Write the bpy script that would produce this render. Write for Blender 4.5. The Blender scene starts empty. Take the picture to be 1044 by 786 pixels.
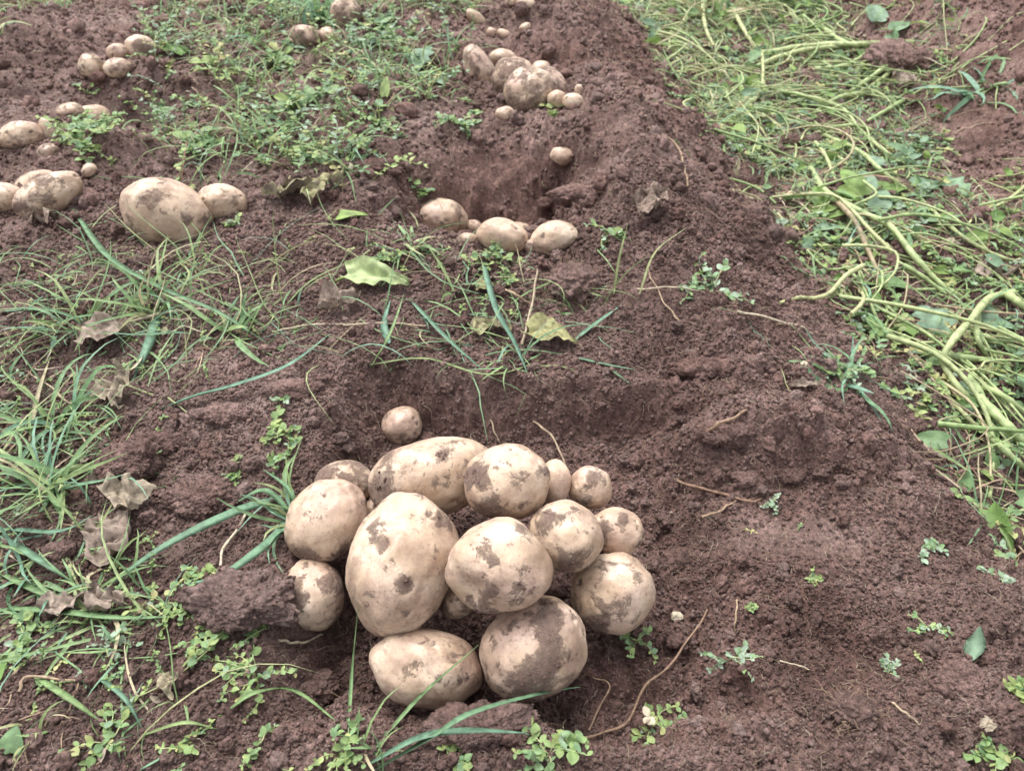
import bpy, math, random
import numpy as np
from mathutils import Matrix, Vector
rnd = random.Random(11)
RNG = np.random.default_rng(7)
S = bpy.context.scene
COL = S.collection

# ------------------------------------------------------------------ camera, sky, sun, exposure
CAM_H = 0.65
PITCH = math.radians(41.0)
FPX, CX, CY = 819.0, 522.0, 393.0
cam = bpy.data.cameras.new('camera')
cam_o = bpy.data.objects.new('camera', cam); COL.objects.link(cam_o)
cam_o.location = (0, 0, CAM_H); cam_o.rotation_euler = (math.pi/2 - PITCH, 0, 0)
cam.sensor_width = 36; cam.lens = 36*FPX/1044; cam.clip_start = 0.02; cam.clip_end = 400
cam.dof.use_dof = True; cam.dof.focus_distance = 0.80; cam.dof.aperture_fstop = 11
S.camera = cam_o
SUN_EL, SUN_AZ = math.radians(66), math.radians(-35)      # azimuth from +Y, towards +X
w = bpy.data.worlds.new('World'); S.world = w; w.use_nodes = True
nt = w.node_tree; nt.nodes.clear()
sky = nt.nodes.new('ShaderNodeTexSky'); sky.sky_type = 'NISHITA'; sky.sun_disc = False
sky.sun_elevation = SUN_EL; sky.sun_rotation = SUN_AZ
sky.air_density = 1.0; sky.dust_density = 4.0; sky.ozone_density = 1.0
hs = nt.nodes.new('ShaderNodeHueSaturation'); hs.inputs['Saturation'].default_value = 0.18
bg = nt.nodes.new('ShaderNodeBackground'); bg.inputs['Strength'].default_value = 0.15
wo = nt.nodes.new('ShaderNodeOutputWorld')
nt.links.new(sky.outputs[0], hs.inputs['Color']); nt.links.new(hs.outputs[0], bg.inputs['Color']); nt.links.new(bg.outputs[0], wo.inputs[0])
sl = bpy.data.lights.new('sun', 'SUN'); sl.energy = 1.15; sl.angle = math.radians(40); sl.color = (1, .965, .93)
so = bpy.data.objects.new('sun', sl); COL.objects.link(so)
sd = Vector((math.sin(SUN_AZ)*math.cos(SUN_EL), math.cos(SUN_AZ)*math.cos(SUN_EL), math.sin(SUN_EL)))
so.rotation_euler = sd.to_track_quat('Z', 'Y').to_euler(); so.location = (0, 2, 5)
S.view_settings.view_transform = 'Standard'; S.view_settings.look = 'None'
S.view_settings.exposure = 1.3; S.view_settings.gamma = 1.0

# ------------------------------------------------------------------ noise
def _hash(ix, iy, iz, seed):
    h = (ix*374761393 + iy*668265263 + iz*2147483647 + seed*974634777) & 0xffffffff
    h = ((h ^ (h >> 13))*1274126177) & 0xffffffff
    h = ((h ^ (h >> 16))*2246822519) & 0xffffffff
    return (h ^ (h >> 15)) & 0xffffffff
def perlin3(x, y, z, seed=0):
    x = np.asarray(x, float); y = np.asarray(y, float); z = np.broadcast_to(np.asarray(z, float), x.shape)
    ix = np.floor(x).astype(np.int64); iy = np.floor(y).astype(np.int64); iz = np.floor(z).astype(np.int64)
    fx, fy, fz = x-ix, y-iy, z-iz
    u = fx**3*(fx*(fx*6-15)+10); v = fy**3*(fy*(fy*6-15)+10); t = fz**3*(fz*(fz*6-15)+10)
    def g(a, b, c):
        h = _hash(ix+a, iy+b, iz+c, seed)
        th = (h & 0xffff)/65536.0*2*np.pi; zz = ((h >> 16) & 0xffff)/32768.0-1; r = np.sqrt(1-zz*zz)
        return np.cos(th)*r*(fx-a)+np.sin(th)*r*(fy-b)+zz*(fz-c)
    L = lambda a, b, k: a+(b-a)*k
    return 1.6*L(L(L(g(0,0,0), g(1,0,0), u), L(g(0,1,0), g(1,1,0), u), v), L(L(g(0,0,1), g(1,0,1), u), L(g(0,1,1), g(1,1,1), u), v), t)
def perlin2(x, y, seed=0):
    ix = np.floor(x).astype(np.int64); iy = np.floor(y).astype(np.int64)
    fx, fy = x-ix, y-iy
    u = fx**3*(fx*(fx*6-15)+10); v = fy**3*(fy*(fy*6-15)+10)
    def g(a, b):
        th = (_hash(ix+a, iy+b, 0, seed) & 0xffff)/65536.0*2*np.pi
        return np.cos(th)*(fx-a)+np.sin(th)*(fy-b)
    return 1.5*((g(0,0)*(1-u)+g(1,0)*u)*(1-v)+(g(0,1)*(1-u)+g(1,1)*u)*v)
def worley(x, y, seed=0):
    ix = np.floor(x).astype(np.int64); iy = np.floor(y).astype(np.int64)
    best = np.full(x.shape, 9.0); val = np.zeros(x.shape)
    for a in (-1, 0, 1):
        for b in (-1, 0, 1):
            h = _hash(ix+a, iy+b, 3, seed)
            px = ix+a+(h & 0x3ff)/1024.0; py = iy+b+((h >> 10) & 0x3ff)/1024.0
            d = (px-x)**2+(py-y)**2; m = d < best
            best = np.where(m, d, best); val = np.where(m, ((h >> 20) & 0x3ff)/1024.0, val)
    return np.sqrt(best), val
def ss(a, b, x):
    t = np.clip((x-a)/(b-a), 0, 1); return t*t*(3-2*t)

# ------------------------------------------------------------------ pixel rays to ground
cp, sp = math.cos(PITCH), math.sin(PITCH)
def ray(px, py):
    v = (py-CY)/FPX
    return np.array([(px-CX)/FPX, cp-v*sp, -(sp+v*cp)])
def W(px, py, z=0.0):
    d = ray(px, py); k = (z-CAM_H)/d[2]
    return float(d[0]*k), float(d[1]*k)

# ------------------------------------------------------------------ terrain
def xc(y): return 0.30-0.10*(y-0.75)          # crest of the bed's right shoulder
def bump(x, y, px, py, rx, ry, a, z=0.0, p=2.0):
    cx, cy = W(px, py, z)
    return a*np.exp(-(((x-cx)/rx)**2+((y-cy)/ry)**2)**(p/2))
def macro(x, y):
    wob = 0.026*perlin2(x*5+3, y*5, 21)+0.016*perlin2(x*17, y*17, 22)+0.007*perlin2(x*45, y*45, 23)
    t = ss(0, 1, (x-xc(y)+wob*1.5)/0.40)
    h = -0.155*t
    far = ss(0, 1, (x-(1.02-0.08*(y-1.5))+wob)/0.34); h = h+0.17*far*ss(1.0, 1.5, y)+0.05*far*(1-ss(1.0, 1.5, y))
    lf = ss(0, 1, (-(x+1.10)+wob)/0.3); h = h-0.12*lf
    h = h+0.02*perlin2(x*2.2, y*2.2, 5)+0.032*np.exp(-((x-xc(y)+.03+wob)/.10)**2)*ss(.72, 1.0, y)
    # main hole: back wall, floor, shelf to the right
    yy = y+wob*0.9
    wall = 1-ss(0.700, 0.768, yy+0.03*ss(0.12, 0.35, x)-0.02*ss(-.05, -.2, x))
    xl = ss(-0.235, -0.165, x+wob); xr = 1-ss(0.10, 0.27, x+wob*1.6)
    front = ss(0.30, 0.375, y-wob)
    h = h-0.075*wall*xl*xr*front
    sh = ss(0.10, 0.2, x+wob)*(1-ss(0.36, 0.48, x+wob))*(1-ss(0.60, 0.67, yy-0.05*(x-.2)))*ss(.30, .42, y)
    h = h-0.038*sh
    h = h+bump(x, y, 500, 560, .085, .075, .035)               # soil left under the heap
    h = h+bump(x, y, 760, 425, .11, .045, .028)+bump(x, y, 880, 520, .06, .08, .012)
    # second hole
    wall2 = 1-ss(1.30, 1.40, yy+.5*wob); xx2 = ss(-0.25, -0.15, x+1.4*wob)*(1-ss(0.01, 0.15, x+1.6*wob)); fr2 = ss(1.10, 1.22, y)
    h = h-0.115*wall2*xx2*fr2+bump(x, y, 505, 188, .06, .05, -.055, -.05)
    h = h+bump(x, y, 480, 135, .16, .07, .03)+bump(x, y, 640, 150, .10, .2, .035)+bump(x, y, 640, 260, .07, .12, .015)
    # third hole and beyond
    h = h-bump(0*x+x, y, 550, 62, .17, .11, .07)+bump(x, y, 560, 20, .25, .10, .04)-bump(x, y, 520, 12, .12, .05, .04)
    # left holes and spoil heaps
    h = h-bump(x, y, 120, 103, .11, .07, .09)+bump(x, y, 40, 50, .28, .2, .08)+bump(x, y, 160, 85, .10, .06, .03)
    h = h-bump(x, y, 150, 122, .06, .05, .05)+bump(x, y, 110, 160, .14, .05, .045)+bump(x, y, 130, 200, .05, .05, .02)
    h = h-bump(x, y, 30, 160, .12, .05, .03)+bump(x, y, 390, 110, .15, .09, .03)
    # foreground rim clods and heaps
    h = h+bump(x, y, 400, 752, .11, .03, .014)+bump(x, y, 250, 600, .055, .045, .02)+bump(x, y, 330, 415, .10, .03, .012)
    return h
def rough(x, y):
    c = 1.0-0.40*ss(0.05, -0.15, x)*(1-ss(1.0, 1.3, y))
    c = c*(.72+.42*ss(-.25, .2, perlin2(x*4.3, y*4.3, 18)))
    c = c*(1-0.72*smooth_patch(x, y))
    return c
def smooth_patch(x, y):
    cx, cy = W(815, 545, -.04)
    return np.exp(-(((x-cx)/.11)**2+((y-cy)/.035)**2)**2)
def detail(x, y, mz=0.0):
    r = rough(x, y); x0, y0 = x, y; y = y+1.5*mz
    qx = x+0.012*perlin2(x*28, y*28, 31); qy = y+0.012*perlin2(x*28+9, y*28, 32)
    h = 0.016*np.abs(perlin2(qx*11, qy*11, 1))+0.014*np.abs(perlin2(qx*23, qy*23, 2))
    d1, v1 = worley(qx*42, qy*42, 4); m1 = ss(-.15, .35, perlin2(x*9, y*9, 6))
    h = h+m1*(0.4+v1)*0.0095*np.sqrt(np.clip(1-(d1/.62)**2, 0, 1))
    d2, v2 = worley(qx*105, qy*105, 7)
    h = h+(0.2+v2)*0.0062*np.sqrt(np.clip(1-(d2/.65)**2, 0, 1))
    d3, v3 = worley(qx*230, qy*230, 8)
    h = h+(0.2+v3)*0.0032*np.sqrt(np.clip(1-(d3/.7)**2, 0, 1))
    h = h+0.0022*perlin2(x*330, y*330, 9)+0.0045*np.abs(perlin2(qx*60, qy*60, 10))
    h = h*r; x, y = x0, y0
    sp_ = smooth_patch(x, y)                                    # drying cracks
    ck = np.abs(perlin2(x*15+.3+.3*perlin2(x*70, y*70, 15), y*24+.3*perlin2(x*70, y*70, 16), 14)); h = h-sp_*0.011*(1-ss(0.0, 0.030, ck))*ss(-.25, .1, perlin2(x*12, y*12, 17))
    return h-0.012
def axis(pts):
    out = []
    for (a, b, s0, s1) in pts:
        v = a; L = b-a
        while v < b-1e-9:
            out.append(v); v += s0+(s1-s0)*((v-a)/L)
    out.append(pts[-1][1]); return np.array(out)
gx = axis([(-60, -8, 12, 3), (-8, -2.2, 1.5, .08), (-2.2, -.62, .03, .0026), (-.62, .85, .0021, .0024), (.85, 1.6, .003, .006), (1.6, 3.5, .01, .15), (3.5, 9, .3, 2), (9, 60, 4, 12)])
gy = axis([(-60, -3, 12, 1), (-3, .12, .4, .01), (.12, .26, .006, .002), (.26, 1.0, .0019, .0026), (1.0, 2.7, .0028, .008), (2.7, 6, .02, .2), (6, 60, .5, 12)])
GX, GY = np.meshgrid(gx, gy)
GZ = np.empty_like(GX)
for i in range(0, len(gy), 100):
    mz_ = macro(GX[i:i+100], GY[i:i+100]); GZ[i:i+100] = mz_+detail(GX[i:i+100], GY[i:i+100], mz_)
def hz(x, y):
    x = np.asarray(x, float); y = np.asarray(y, float)
    i = np.clip(np.searchsorted(gx, x)-1, 0, len(gx)-2); j = np.clip(np.searchsorted(gy, y)-1, 0, len(gy)-2)
    u = np.clip((x-gx[i])/(gx[i+1]-gx[i]), 0, 1); v = np.clip((y-gy[j])/(gy[j+1]-gy[j]), 0, 1)
    return (GZ[j, i]*(1-u)+GZ[j, i+1]*u)*(1-v)+(GZ[j+1, i]*(1-u)+GZ[j+1, i+1]*u)*v
def hit(px, py):
    d = ray(px, py); k = np.linspace(.3/-d[2]*.6, 1.2/-d[2], 1500)
    x, y, z = d[0]*k, d[1]*k, CAM_H+d[2]*k
    b = np.nonzero(z < hz(x, y))[0]
    i = b[0] if len(b) else len(k)-1
    return np.array([x[i], y[i], float(hz(x[i], y[i]))])

# ------------------------------------------------------------------ mesh helpers
def tag(o, label=None, cat=None, group=None, kind=None):
    if label: o['label'] = label
    if cat: o['category'] = cat
    if group: o['group'] = group
    if kind: o['kind'] = kind
    return o
def empty(name, loc, label, cat, group=None):
    o = bpy.data.objects.new(name, None); COL.objects.link(o); o.location = loc; o.empty_display_size = .01
    return tag(o, label, cat, group)
class MB:
    def __init__(s): s.v = []; s.f = []; s.a = []; s.n = 0
    def add(s, v, f, a=None):
        v = np.asarray(v, float).reshape(-1, 3); f = np.asarray(f, np.int64)
        s.v.append(v); s.f.append(f+s.n); s.n += len(v)
        s.a.append(np.full(len(v), .5) if a is None else np.broadcast_to(np.asarray(a, float), (len(v),)))
    def build(s, name, mat, parent=None, smooth=True, origin=None):
        V = np.concatenate(s.v); A = np.concatenate(s.a)
        o0 = np.zeros(3) if origin is None else np.asarray(origin, float)
        me = bpy.data.meshes.new(name)
        me.vertices.add(len(V)); me.vertices.foreach_set('co', (V-o0).astype(np.float32).ravel())
        li = np.concatenate([f.ravel() for f in s.f]); tot = np.concatenate([np.full(len(f), f.shape[1]) for f in s.f])
        me.loops.add(len(li)); me.loops.foreach_set('vertex_index', li.astype(np.int32))
        me.polygons.add(len(tot)); me.polygons.foreach_set('loop_start', (np.cumsum(tot)-tot).astype(np.int32))
        me.polygons.foreach_set('loop_total', tot.astype(np.int32))
        me.update(calc_edges=True); me.validate()
        at = me.attributes.new('tint', 'FLOAT', 'POINT'); at.data.foreach_set('value', A.astype(np.float32))
        me.polygons.foreach_set('use_smooth', np.full(len(tot), smooth)); me.materials.append(mat)
        o = bpy.data.objects.new(name, me); COL.objects.link(o)
        if parent is not None: o.parent = parent
        elif origin is not None: o.location = o0
        return o
def spline(P, n=24):
    P = [np.asarray(p, float) for p in P]
    if len(P) == 2: return np.array([P[0]+(P[1]-P[0])*t for t in np.linspace(0, 1, n)])
    Q = [2*P[0]-P[1]]+P+[2*P[-1]-P[-2]]; out = []
    m = max(2, n//(len(P)-1))
    for i in range(1, len(Q)-2):
        for t in np.linspace(0, 1, m, endpoint=False):
            a, b, c, d = Q[i-1], Q[i], Q[i+1], Q[i+2]
            out.append(.5*((2*b)+(c-a)*t+(2*a-5*b+4*c-d)*t*t+(3*b-a-3*c+d)*t**3))
    out.append(P[-1]); return np.array(out)
def tube(mb, P, r, k=7, a=.5, taper=None):
    P = np.asarray(P); n = len(P); T = np.gradient(P, axis=0); T /= np.linalg.norm(T, axis=1)[:, None]+1e-12
    up = np.array([0.13, 0.21, 1.0]); A = np.cross(T, up); A /= np.linalg.norm(A, axis=1)[:, None]+1e-9; B = np.cross(T, A)
    rr = np.full(n, r) if taper is None else r*np.asarray(taper)
    th = np.linspace(0, 2*np.pi, k, endpoint=False)
    V = P[:, None, :]+rr[:, None, None]*(np.cos(th)[None, :, None]*A[:, None, :]+np.sin(th)[None, :, None]*B[:, None, :])
    i, j = np.meshgrid(np.arange(n-1), np.arange(k), indexing='ij'); i = i.ravel(); j = j.ravel(); j2 = (j+1) % k
    mb.add(V.reshape(-1, 3), np.stack([i*k+j, i*k+j2, (i+1)*k+j2, (i+1)*k+j], 1), a)
    mb.add(V[-1], np.array([[0, q, q+1] for q in range(1, k-1)]), a); mb.add(V[0], np.array([[0, q+1, q] for q in range(1, k-1)]), a)
def blade(mb, P, wd, a=.5, roll=0.0, fold=.35, base=.45):
    """flat leaf blade with a folded midrib, tapering to the tip, thickness below"""
    P = np.asarray(P); n = len(P); T = np.gradient(P, axis=0); T /= np.linalg.norm(T, axis=1)[:, None]+1e-12
    A = np.cross(T, [0, 0, 1.0]); A /= np.linalg.norm(A, axis=1)[:, None]+1e-9; N = np.cross(A, T)
    t = np.linspace(0, 1, n); ro = roll+np.sin(t*3+roll*5)*.25
    A2 = A*np.cos(ro)[:, None]+N*np.sin(ro)[:, None]; N2 = np.cross(A2, T)
    wv = wd*.5*np.minimum(1, base+t*3)*np.clip((1-t)/.55, .02, 1)**.75
    lift = (wv*fold)[:, None]*N2; th = .00018
    V = np.stack([P-A2*wv[:, None]+lift, P, P+A2*wv[:, None]+lift, P-N2*th*2], 1)
    i = np.arange(n-1); q = []
    for a_, b_ in ((0, 1), (1, 2), (2, 3), (3, 0)): q.append(np.stack([i*4+a_, i*4+b_, (i+1)*4+b_, (i+1)*4+a_], 1))
    mb.add(V.reshape(-1, 3), np.concatenate(q), a)
# leaf template: x along leaf 0..1, y half width -.5..5, z out of plane
def leaf_template(shape='oval', nu=7, nv=5, fold=.18, droop=.18, thick=False):
    V = []; F = []
    for i in range(nu):
        t = i/(nu-1)
        if shape == 'oval': wv = math.sin(math.pi*min(1, t*.97+.03))**.75
        elif shape == 'heart': wv = (math.sin(math.pi*min(1, (t*.9+.1)))**.6)*(1.15-.55*t)
        elif shape == 'lobed': wv = (math.sin(math.pi*min(1, t*.92+.08))**.6)*(1+.28*math.cos(t*19))*(1.1-.3*t)
        else: wv = math.sin(math.pi*t**.8)
        for j in range(nv):
            s = j/(nv-1)*2-1
            V.append((t-(.10*abs(s) if shape == 'heart' else 0)*(1-t), s*.5*wv, fold*abs(s)*wv*.5-droop*t*t+.02*math.sin(t*9+s*5)))
    for i in range(nu-1):
        for j in range(nv-1): F.append((i*nv+j, (i+1)*nv+j, (i+1)*nv+j+1, i*nv+j+1))
    return np.array(V), np.array(F)
LT_S = leaf_template('oval', 5, 3); LT_O = leaf_template('oval', 8, 5); LT_H = leaf_template('heart', 12, 7, .25, .22); LT_L = leaf_template('lobed', 22, 9, .22, .3); LT_D = leaf_template('heart', 30, 19, .3, .2)
def frames(D, roll):
    D = D/np.linalg.norm(D, axis=1)[:, None]; up = np.array([0, 0, 1.0])
    A = np.cross(up, D); A /= np.linalg.norm(A, axis=1)[:, None]+1e-6; N = np.cross(D, A)
    c, s = np.cos(roll)[:, None], np.sin(roll)[:, None]
    return D, A*c+N*s, N*c-A*s
def leaves(mb, P, D, L, Wd, roll, a, tpl=LT_S):
    P = np.atleast_2d(P); n = len(P); V, F = tpl
    D, A, N = frames(np.atleast_2d(D).astype(float), np.broadcast_to(roll, (n,)))
    L = np.broadcast_to(L, (n,)); Wd = np.broadcast_to(Wd, (n,)); a = np.broadcast_to(a, (n,))
    X = P[:, None, :]+V[None, :, 0, None]*L[:, None, None]*D[:, None, :]+V[None, :, 1, None]*Wd[:, None, None]*A[:, None, :]+V[None, :, 2, None]*L[:, None, None]*N[:, None, :]
    m = len(V); FF = (F[None]+(np.arange(n)*m)[:, None, None]).reshape(-1, 4)
    mb.add(X.reshape(-1, 3), FF, np.repeat(a, m))

# ------------------------------------------------------------------ materials
def mat(name):
    m = bpy.data.materials.new(name); m.use_nodes = True; nt = m.node_tree; nt.nodes.clear()
    out = nt.nodes.new('ShaderNodeOutputMaterial'); b = nt.nodes.new('ShaderNodeBsdfPrincipled')
    nt.links.new(b.outputs[0], out.inputs[0]); return m, nt, b, out
def ramp(nt, src, stops, interp='LINEAR'):
    r = nt.nodes.new('ShaderNodeValToRGB'); r.color_ramp.interpolation = interp; e = r.color_ramp.elements
    while len(e) < len(stops): e.new(.5)
    for k, (p, c) in enumerate(stops):
        e[k].position = p; e[k].color = (c[0], c[1], c[2], 1) if hasattr(c, '__len__') else (c, c, c, 1)
    nt.links.new(src, r.inputs[0]); return r.outputs[0]
def noise(nt, vec, scale, det=5, rough=.6, dist=0):
    n = nt.nodes.new('ShaderNodeTexNoise'); n.inputs['Scale'].default_value = scale; n.inputs['Detail'].default_value = det
    n.inputs['Roughness'].default_value = rough; n.inputs['Distortion'].default_value = dist
    if vec is not None: nt.links.new(vec, n.inputs['Vector'])
    return n.outputs[0]
def mix(nt, fac, a, b, mode='MIX'):
    n = nt.nodes.new('ShaderNodeMix'); n.data_type = 'RGBA'; n.blend_type = mode
    for sock, v in ((n.inputs[0], fac), (n.inputs[6], a), (n.inputs[7], b)):
        if isinstance(v, (int, float)): sock.default_value = v
        elif isinstance(v, tuple): sock.default_value = (*v, 1)
        else: nt.links.new(v, sock)
    return n.outputs[2]
def math_n(nt, op, a, b=0.0):
    n = nt.nodes.new('ShaderNodeMath'); n.operation = op
    for k, v in ((0, a), (1, b)):
        if isinstance(v, (int, float)): n.inputs[k].default_value = v
        else: nt.links.new(v, n.inputs[k])
    return n.outputs[0]
def attr(nt, name, t='GEOMETRY'):
    n = nt.nodes.new('ShaderNodeAttribute'); n.attribute_name = name; n.attribute_type = t; return n.outputs['Fac']
def bumpn(nt, b, hsock, dist, strength=1.0):
    n = nt.nodes.new('ShaderNodeBump'); n.inputs['Distance'].default_value = dist; n.inputs['Strength'].default_value = strength
    nt.links.new(hsock, n.inputs['Height']); nt.links.new(n.outputs[0], b.inputs['Normal'])
def gpos(nt): return nt.nodes.new('ShaderNodeNewGeometry').outputs['Position']
def soil_mat(name, crumb=False):
    m, nt, b, out = mat(name); p = gpos(nt)
    c = ramp(nt, noise(nt, p, 9, 6, .62), [(.30, (.122, .080, .069)), (.5, (.210, .143, .124)), (.70, (.308, .224, .198))])
    fine = ramp(nt, noise(nt, p, 190, 6, .75), [(.34, .42), (.5, .95), (.66, 1.65)])
    c = mix(nt, 1.0, c, fine, 'MULTIPLY')
    c = mix(nt, 1.0, c, ramp(nt, noise(nt, p, 3.3, 4, .55), [(.36, (.74, .70, .70)), (.62, (1.12, 1.12, 1.14))]), 'MULTIPLY')
    dry = attr(nt, 'tint')                                        # 0 moist reddish cut soil .. 1 dry greyish surface
    c = mix(nt, dry, mix(nt, 1.0, c, (1.0, .89, .86), 'MULTIPLY'), mix(nt, 1.0, c, (1.10, 1.12, 1.13), 'MULTIPLY'))
    fl = ramp(nt, noise(nt, p, 620, 3, .6, .6), [(.62, 0.0), (.70, 1.0)])
    c = mix(nt, math_n(nt, 'MULTIPLY', fl, .6), c, (.46, .37, .32))
    nt.links.new(c, b.inputs['Base Color']); b.inputs['Roughness'].default_value = .93; b.inputs['Specular IOR Level'].default_value = .22
    h = math_n(nt, 'ADD', noise(nt, p, 420, 8, .75, .4), math_n(nt, 'MULTIPLY', noise(nt, p, 1300, 4, .7), .35))
    bumpn(nt, b, h, .0045, 1.0); return m
M = {}
M['soil'] = soil_mat('soil'); M['clod'] = soil_mat('clod_soil')
def leaf_mat(name, stops, rough_=.5, trans=.3, spec=.4, nscale=90, lo=.62):
    m, nt, b, out = mat(name); p = gpos(nt)
    c = ramp(nt, attr(nt, 'tint'), stops)
    v = ramp(nt, noise(nt, p, nscale, 4, .6), [(.32, lo), (.5, 1.0), (.68, 1.3)])
    c = mix(nt, 1.0, c, v, 'MULTIPLY')
    nt.links.new(c, b.inputs['Base Color']); b.inputs['Roughness'].default_value = rough_; b.inputs['Specular IOR Level'].default_value = spec
    tr = nt.nodes.new('ShaderNodeBsdfTranslucent'); nt.links.new(c, tr.inputs[0])
    ms = nt.nodes.new('ShaderNodeMixShader'); ms.inputs[0].default_value = trans
    nt.links.new(b.outputs[0], ms.inputs[1]); nt.links.new(tr.outputs[0], ms.inputs[2]); nt.links.new(ms.outputs[0], out.inputs[0])
    bumpn(nt, b, noise(nt, p, nscale*6, 3, .5), .0008, .5); return m
M['grass'] = leaf_mat('grass_blade', [(0, (.45, .39, .25)), (.15, (.36, .38, .19)), (.4, (.24, .34, .14)), (.75, (.165, .285, .14)), (1, (.17, .30, .21))])
M['weed'] = leaf_mat('weed_leaf', [(0, (.42, .39, .18)), (.2, (.31, .38, .14)), (.5, (.21, .31, .115)), (.8, (.18, .29, .15)), (1, (.31, .40, .29))])
M['stem'] = leaf_mat('green_stem', [(0, (.32, .25, .16)), (.3, (.42, .43, .22)), (.6, (.34, .41, .19)), (1, (.22, .31, .12))], .5, .12)
M['broad'] = leaf_mat('broad_leaf', [(0, (.44, .52, .27)), (.25, (.27, .36, .11)), (.6, (.16, .27, .08)), (1, (.20, .30, .20))], .55, .3, .35, 60)
M['dry'] = leaf_mat('dry_leaf', [(0, (.18, .125, .10)), (.5, (.31, .25, .205)), (1, (.27, .26, .13))], .85, .12, .15, 150, .45)
M['straw'] = leaf_mat('dry_straw', [(0, (.20, .12, .085)), (.5, (.34, .25, .17)), (1, (.50, .44, .33))], .8, .1, .2, 200)
def potato_mat():
    m, nt, b, out = mat('potato_skin')
    tc = nt.nodes.new('ShaderNodeTexCoord').outputs['Object']
    oi = nt.nodes.new('ShaderNodeObjectInfo').outputs['Random']
    va = nt.nodes.new('ShaderNodeVectorMath'); va.operation = 'ADD'; nt.links.new(tc, va.inputs[0])
    cb = nt.nodes.new('ShaderNodeCombineXYZ'); nt.links.new(math_n(nt, 'MULTIPLY', oi, 7.3), cb.inputs[0]); nt.links.new(math_n(nt, 'MULTIPLY', oi, 3.1), cb.inputs[1]); nt.links.new(cb.outputs[0], va.inputs[1]); p = va.outputs[0]
    skin = ramp(nt, noise(nt, p, 26, 5, .55), [(.3, (.34, .235, .157)), (.5, (.51, .382, .276)), (.7, (.64, .512, .40))])
    skin = mix(nt, ramp(nt, noise(nt, p, 14, 2, .5), [(.45, 0.0), (.7, .55)]), skin, (.52, .345, .30))
    film = ramp(nt, noise(nt, p, 60, 8, .75), [(.43, 0.0), (.62, .75)])
    film = math_n(nt, 'MULTIPLY', film, ramp(nt, noise(nt, p, 18, 3, .5), [(.36, .15), (.58, 1.0)]))
    skin = mix(nt, film, skin, (.25, .165, .125))
    skin = mix(nt, ramp(nt, noise(nt, p, 24, 6, .62, .3), [(.50, 0.0), (.68, .55)]), skin, (.23, .15, .115))
    sp_ = ramp(nt, noise(nt, p, 480, 3, .6), [(.63, 0.0), (.70, .75)])
    skin = mix(nt, sp_, skin, (.20, .125, .085))
    s2 = ramp(nt, noise(nt, p, 150, 7, .7, .3), [(.555, 0.0), (.625, .8)])
    skin = mix(nt, math_n(nt, 'MULTIPLY', s2, ramp(nt, noise(nt, p, 30, 3, .5), [(.45, .1), (.62, 1.0)])), skin, (.17, .11, .08))
    # mud: painted amount per vertex + ragged noise edge
    e = math_n(nt, 'ADD', noise(nt, p, 42, 10, .72, .3), math_n(nt, 'MULTIPLY', attr(nt, 'tint'), 1.0))
    mud = ramp(nt, e, [(.545, 0.0), (.60, .55), (.635, .85), (.70, 1.0)])
    mudc = ramp(nt, noise(nt, p, 160, 5, .7), [(.3, (.09, .057, .046)), (.7, (.20, .135, .11))])
    c = mix(nt, math_n(nt, 'MULTIPLY', mud, .9), skin, mudc)
    nt.links.new(c, b.inputs['Base Color'])
    r = nt.nodes.new('ShaderNodeMapRange'); nt.links.new(mud, r.inputs[0]); r.inputs[3].default_value = .40; r.inputs[4].default_value = .92; nt.links.new(r.outputs[0], b.inputs['Roughness'])
    b.inputs['Specular IOR Level'].default_value = .38
    b.inputs['Subsurface Weight'].default_value = .06; b.inputs['Subsurface Radius'].default_value = (.006, .003, .0015)
    vor = nt.nodes.new('ShaderNodeTexVoronoi'); vor.inputs['Scale'].default_value = 260; nt.links.new(p, vor.inputs['Vector'])
    lent = ramp(nt, vor.outputs[0], [(.0, 0.0), (.22, 1.0)])
    h = math_n(nt, 'ADD', math_n(nt, 'MULTIPLY', lent, .10), math_n(nt, 'MULTIPLY', mud, math_n(nt, 'ADD', noise(nt, p, 420, 6, .7), .4)))
    h = math_n(nt, 'ADD', h, math_n(nt, 'MULTIPLY', noise(nt, p, 110, 6, .6), .35))
    bumpn(nt, b, h, .0022, .9); return m
M['potato'] = potato_mat()

# ------------------------------------------------------------------ ground sheet
def ground():
    ny, nx = GX.shape; mb = MB()
    i, j = np.meshgrid(np.arange(ny-1), np.arange(nx-1), indexing='ij'); i = i.ravel(); j = j.ravel(); a = i*nx+j
    x, y = GX.ravel(), GY.ravel()
    cut = np.clip(1.0*ss(.03, -.05, macro(x, y)-.0)*ss(-.3, -.1, x)*(1-ss(.3, .5, x)), 0, 1)
    dry = np.clip(.55+.35*perlin2(x*4, y*4, 41)-.55*cut*(1-smooth_patch(x, y))+.25*ss(0, -.4, x)-.2*ss(.95, 1.1, x), 0, 1)
    mb.add(np.stack([x, y, GZ.ravel()], 1), np.stack([a, a+1, a+nx+1, a+nx], 1), dry)
    tag(mb.build('soil', M['soil']), None, None, None, 'structure')
ground()
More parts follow.
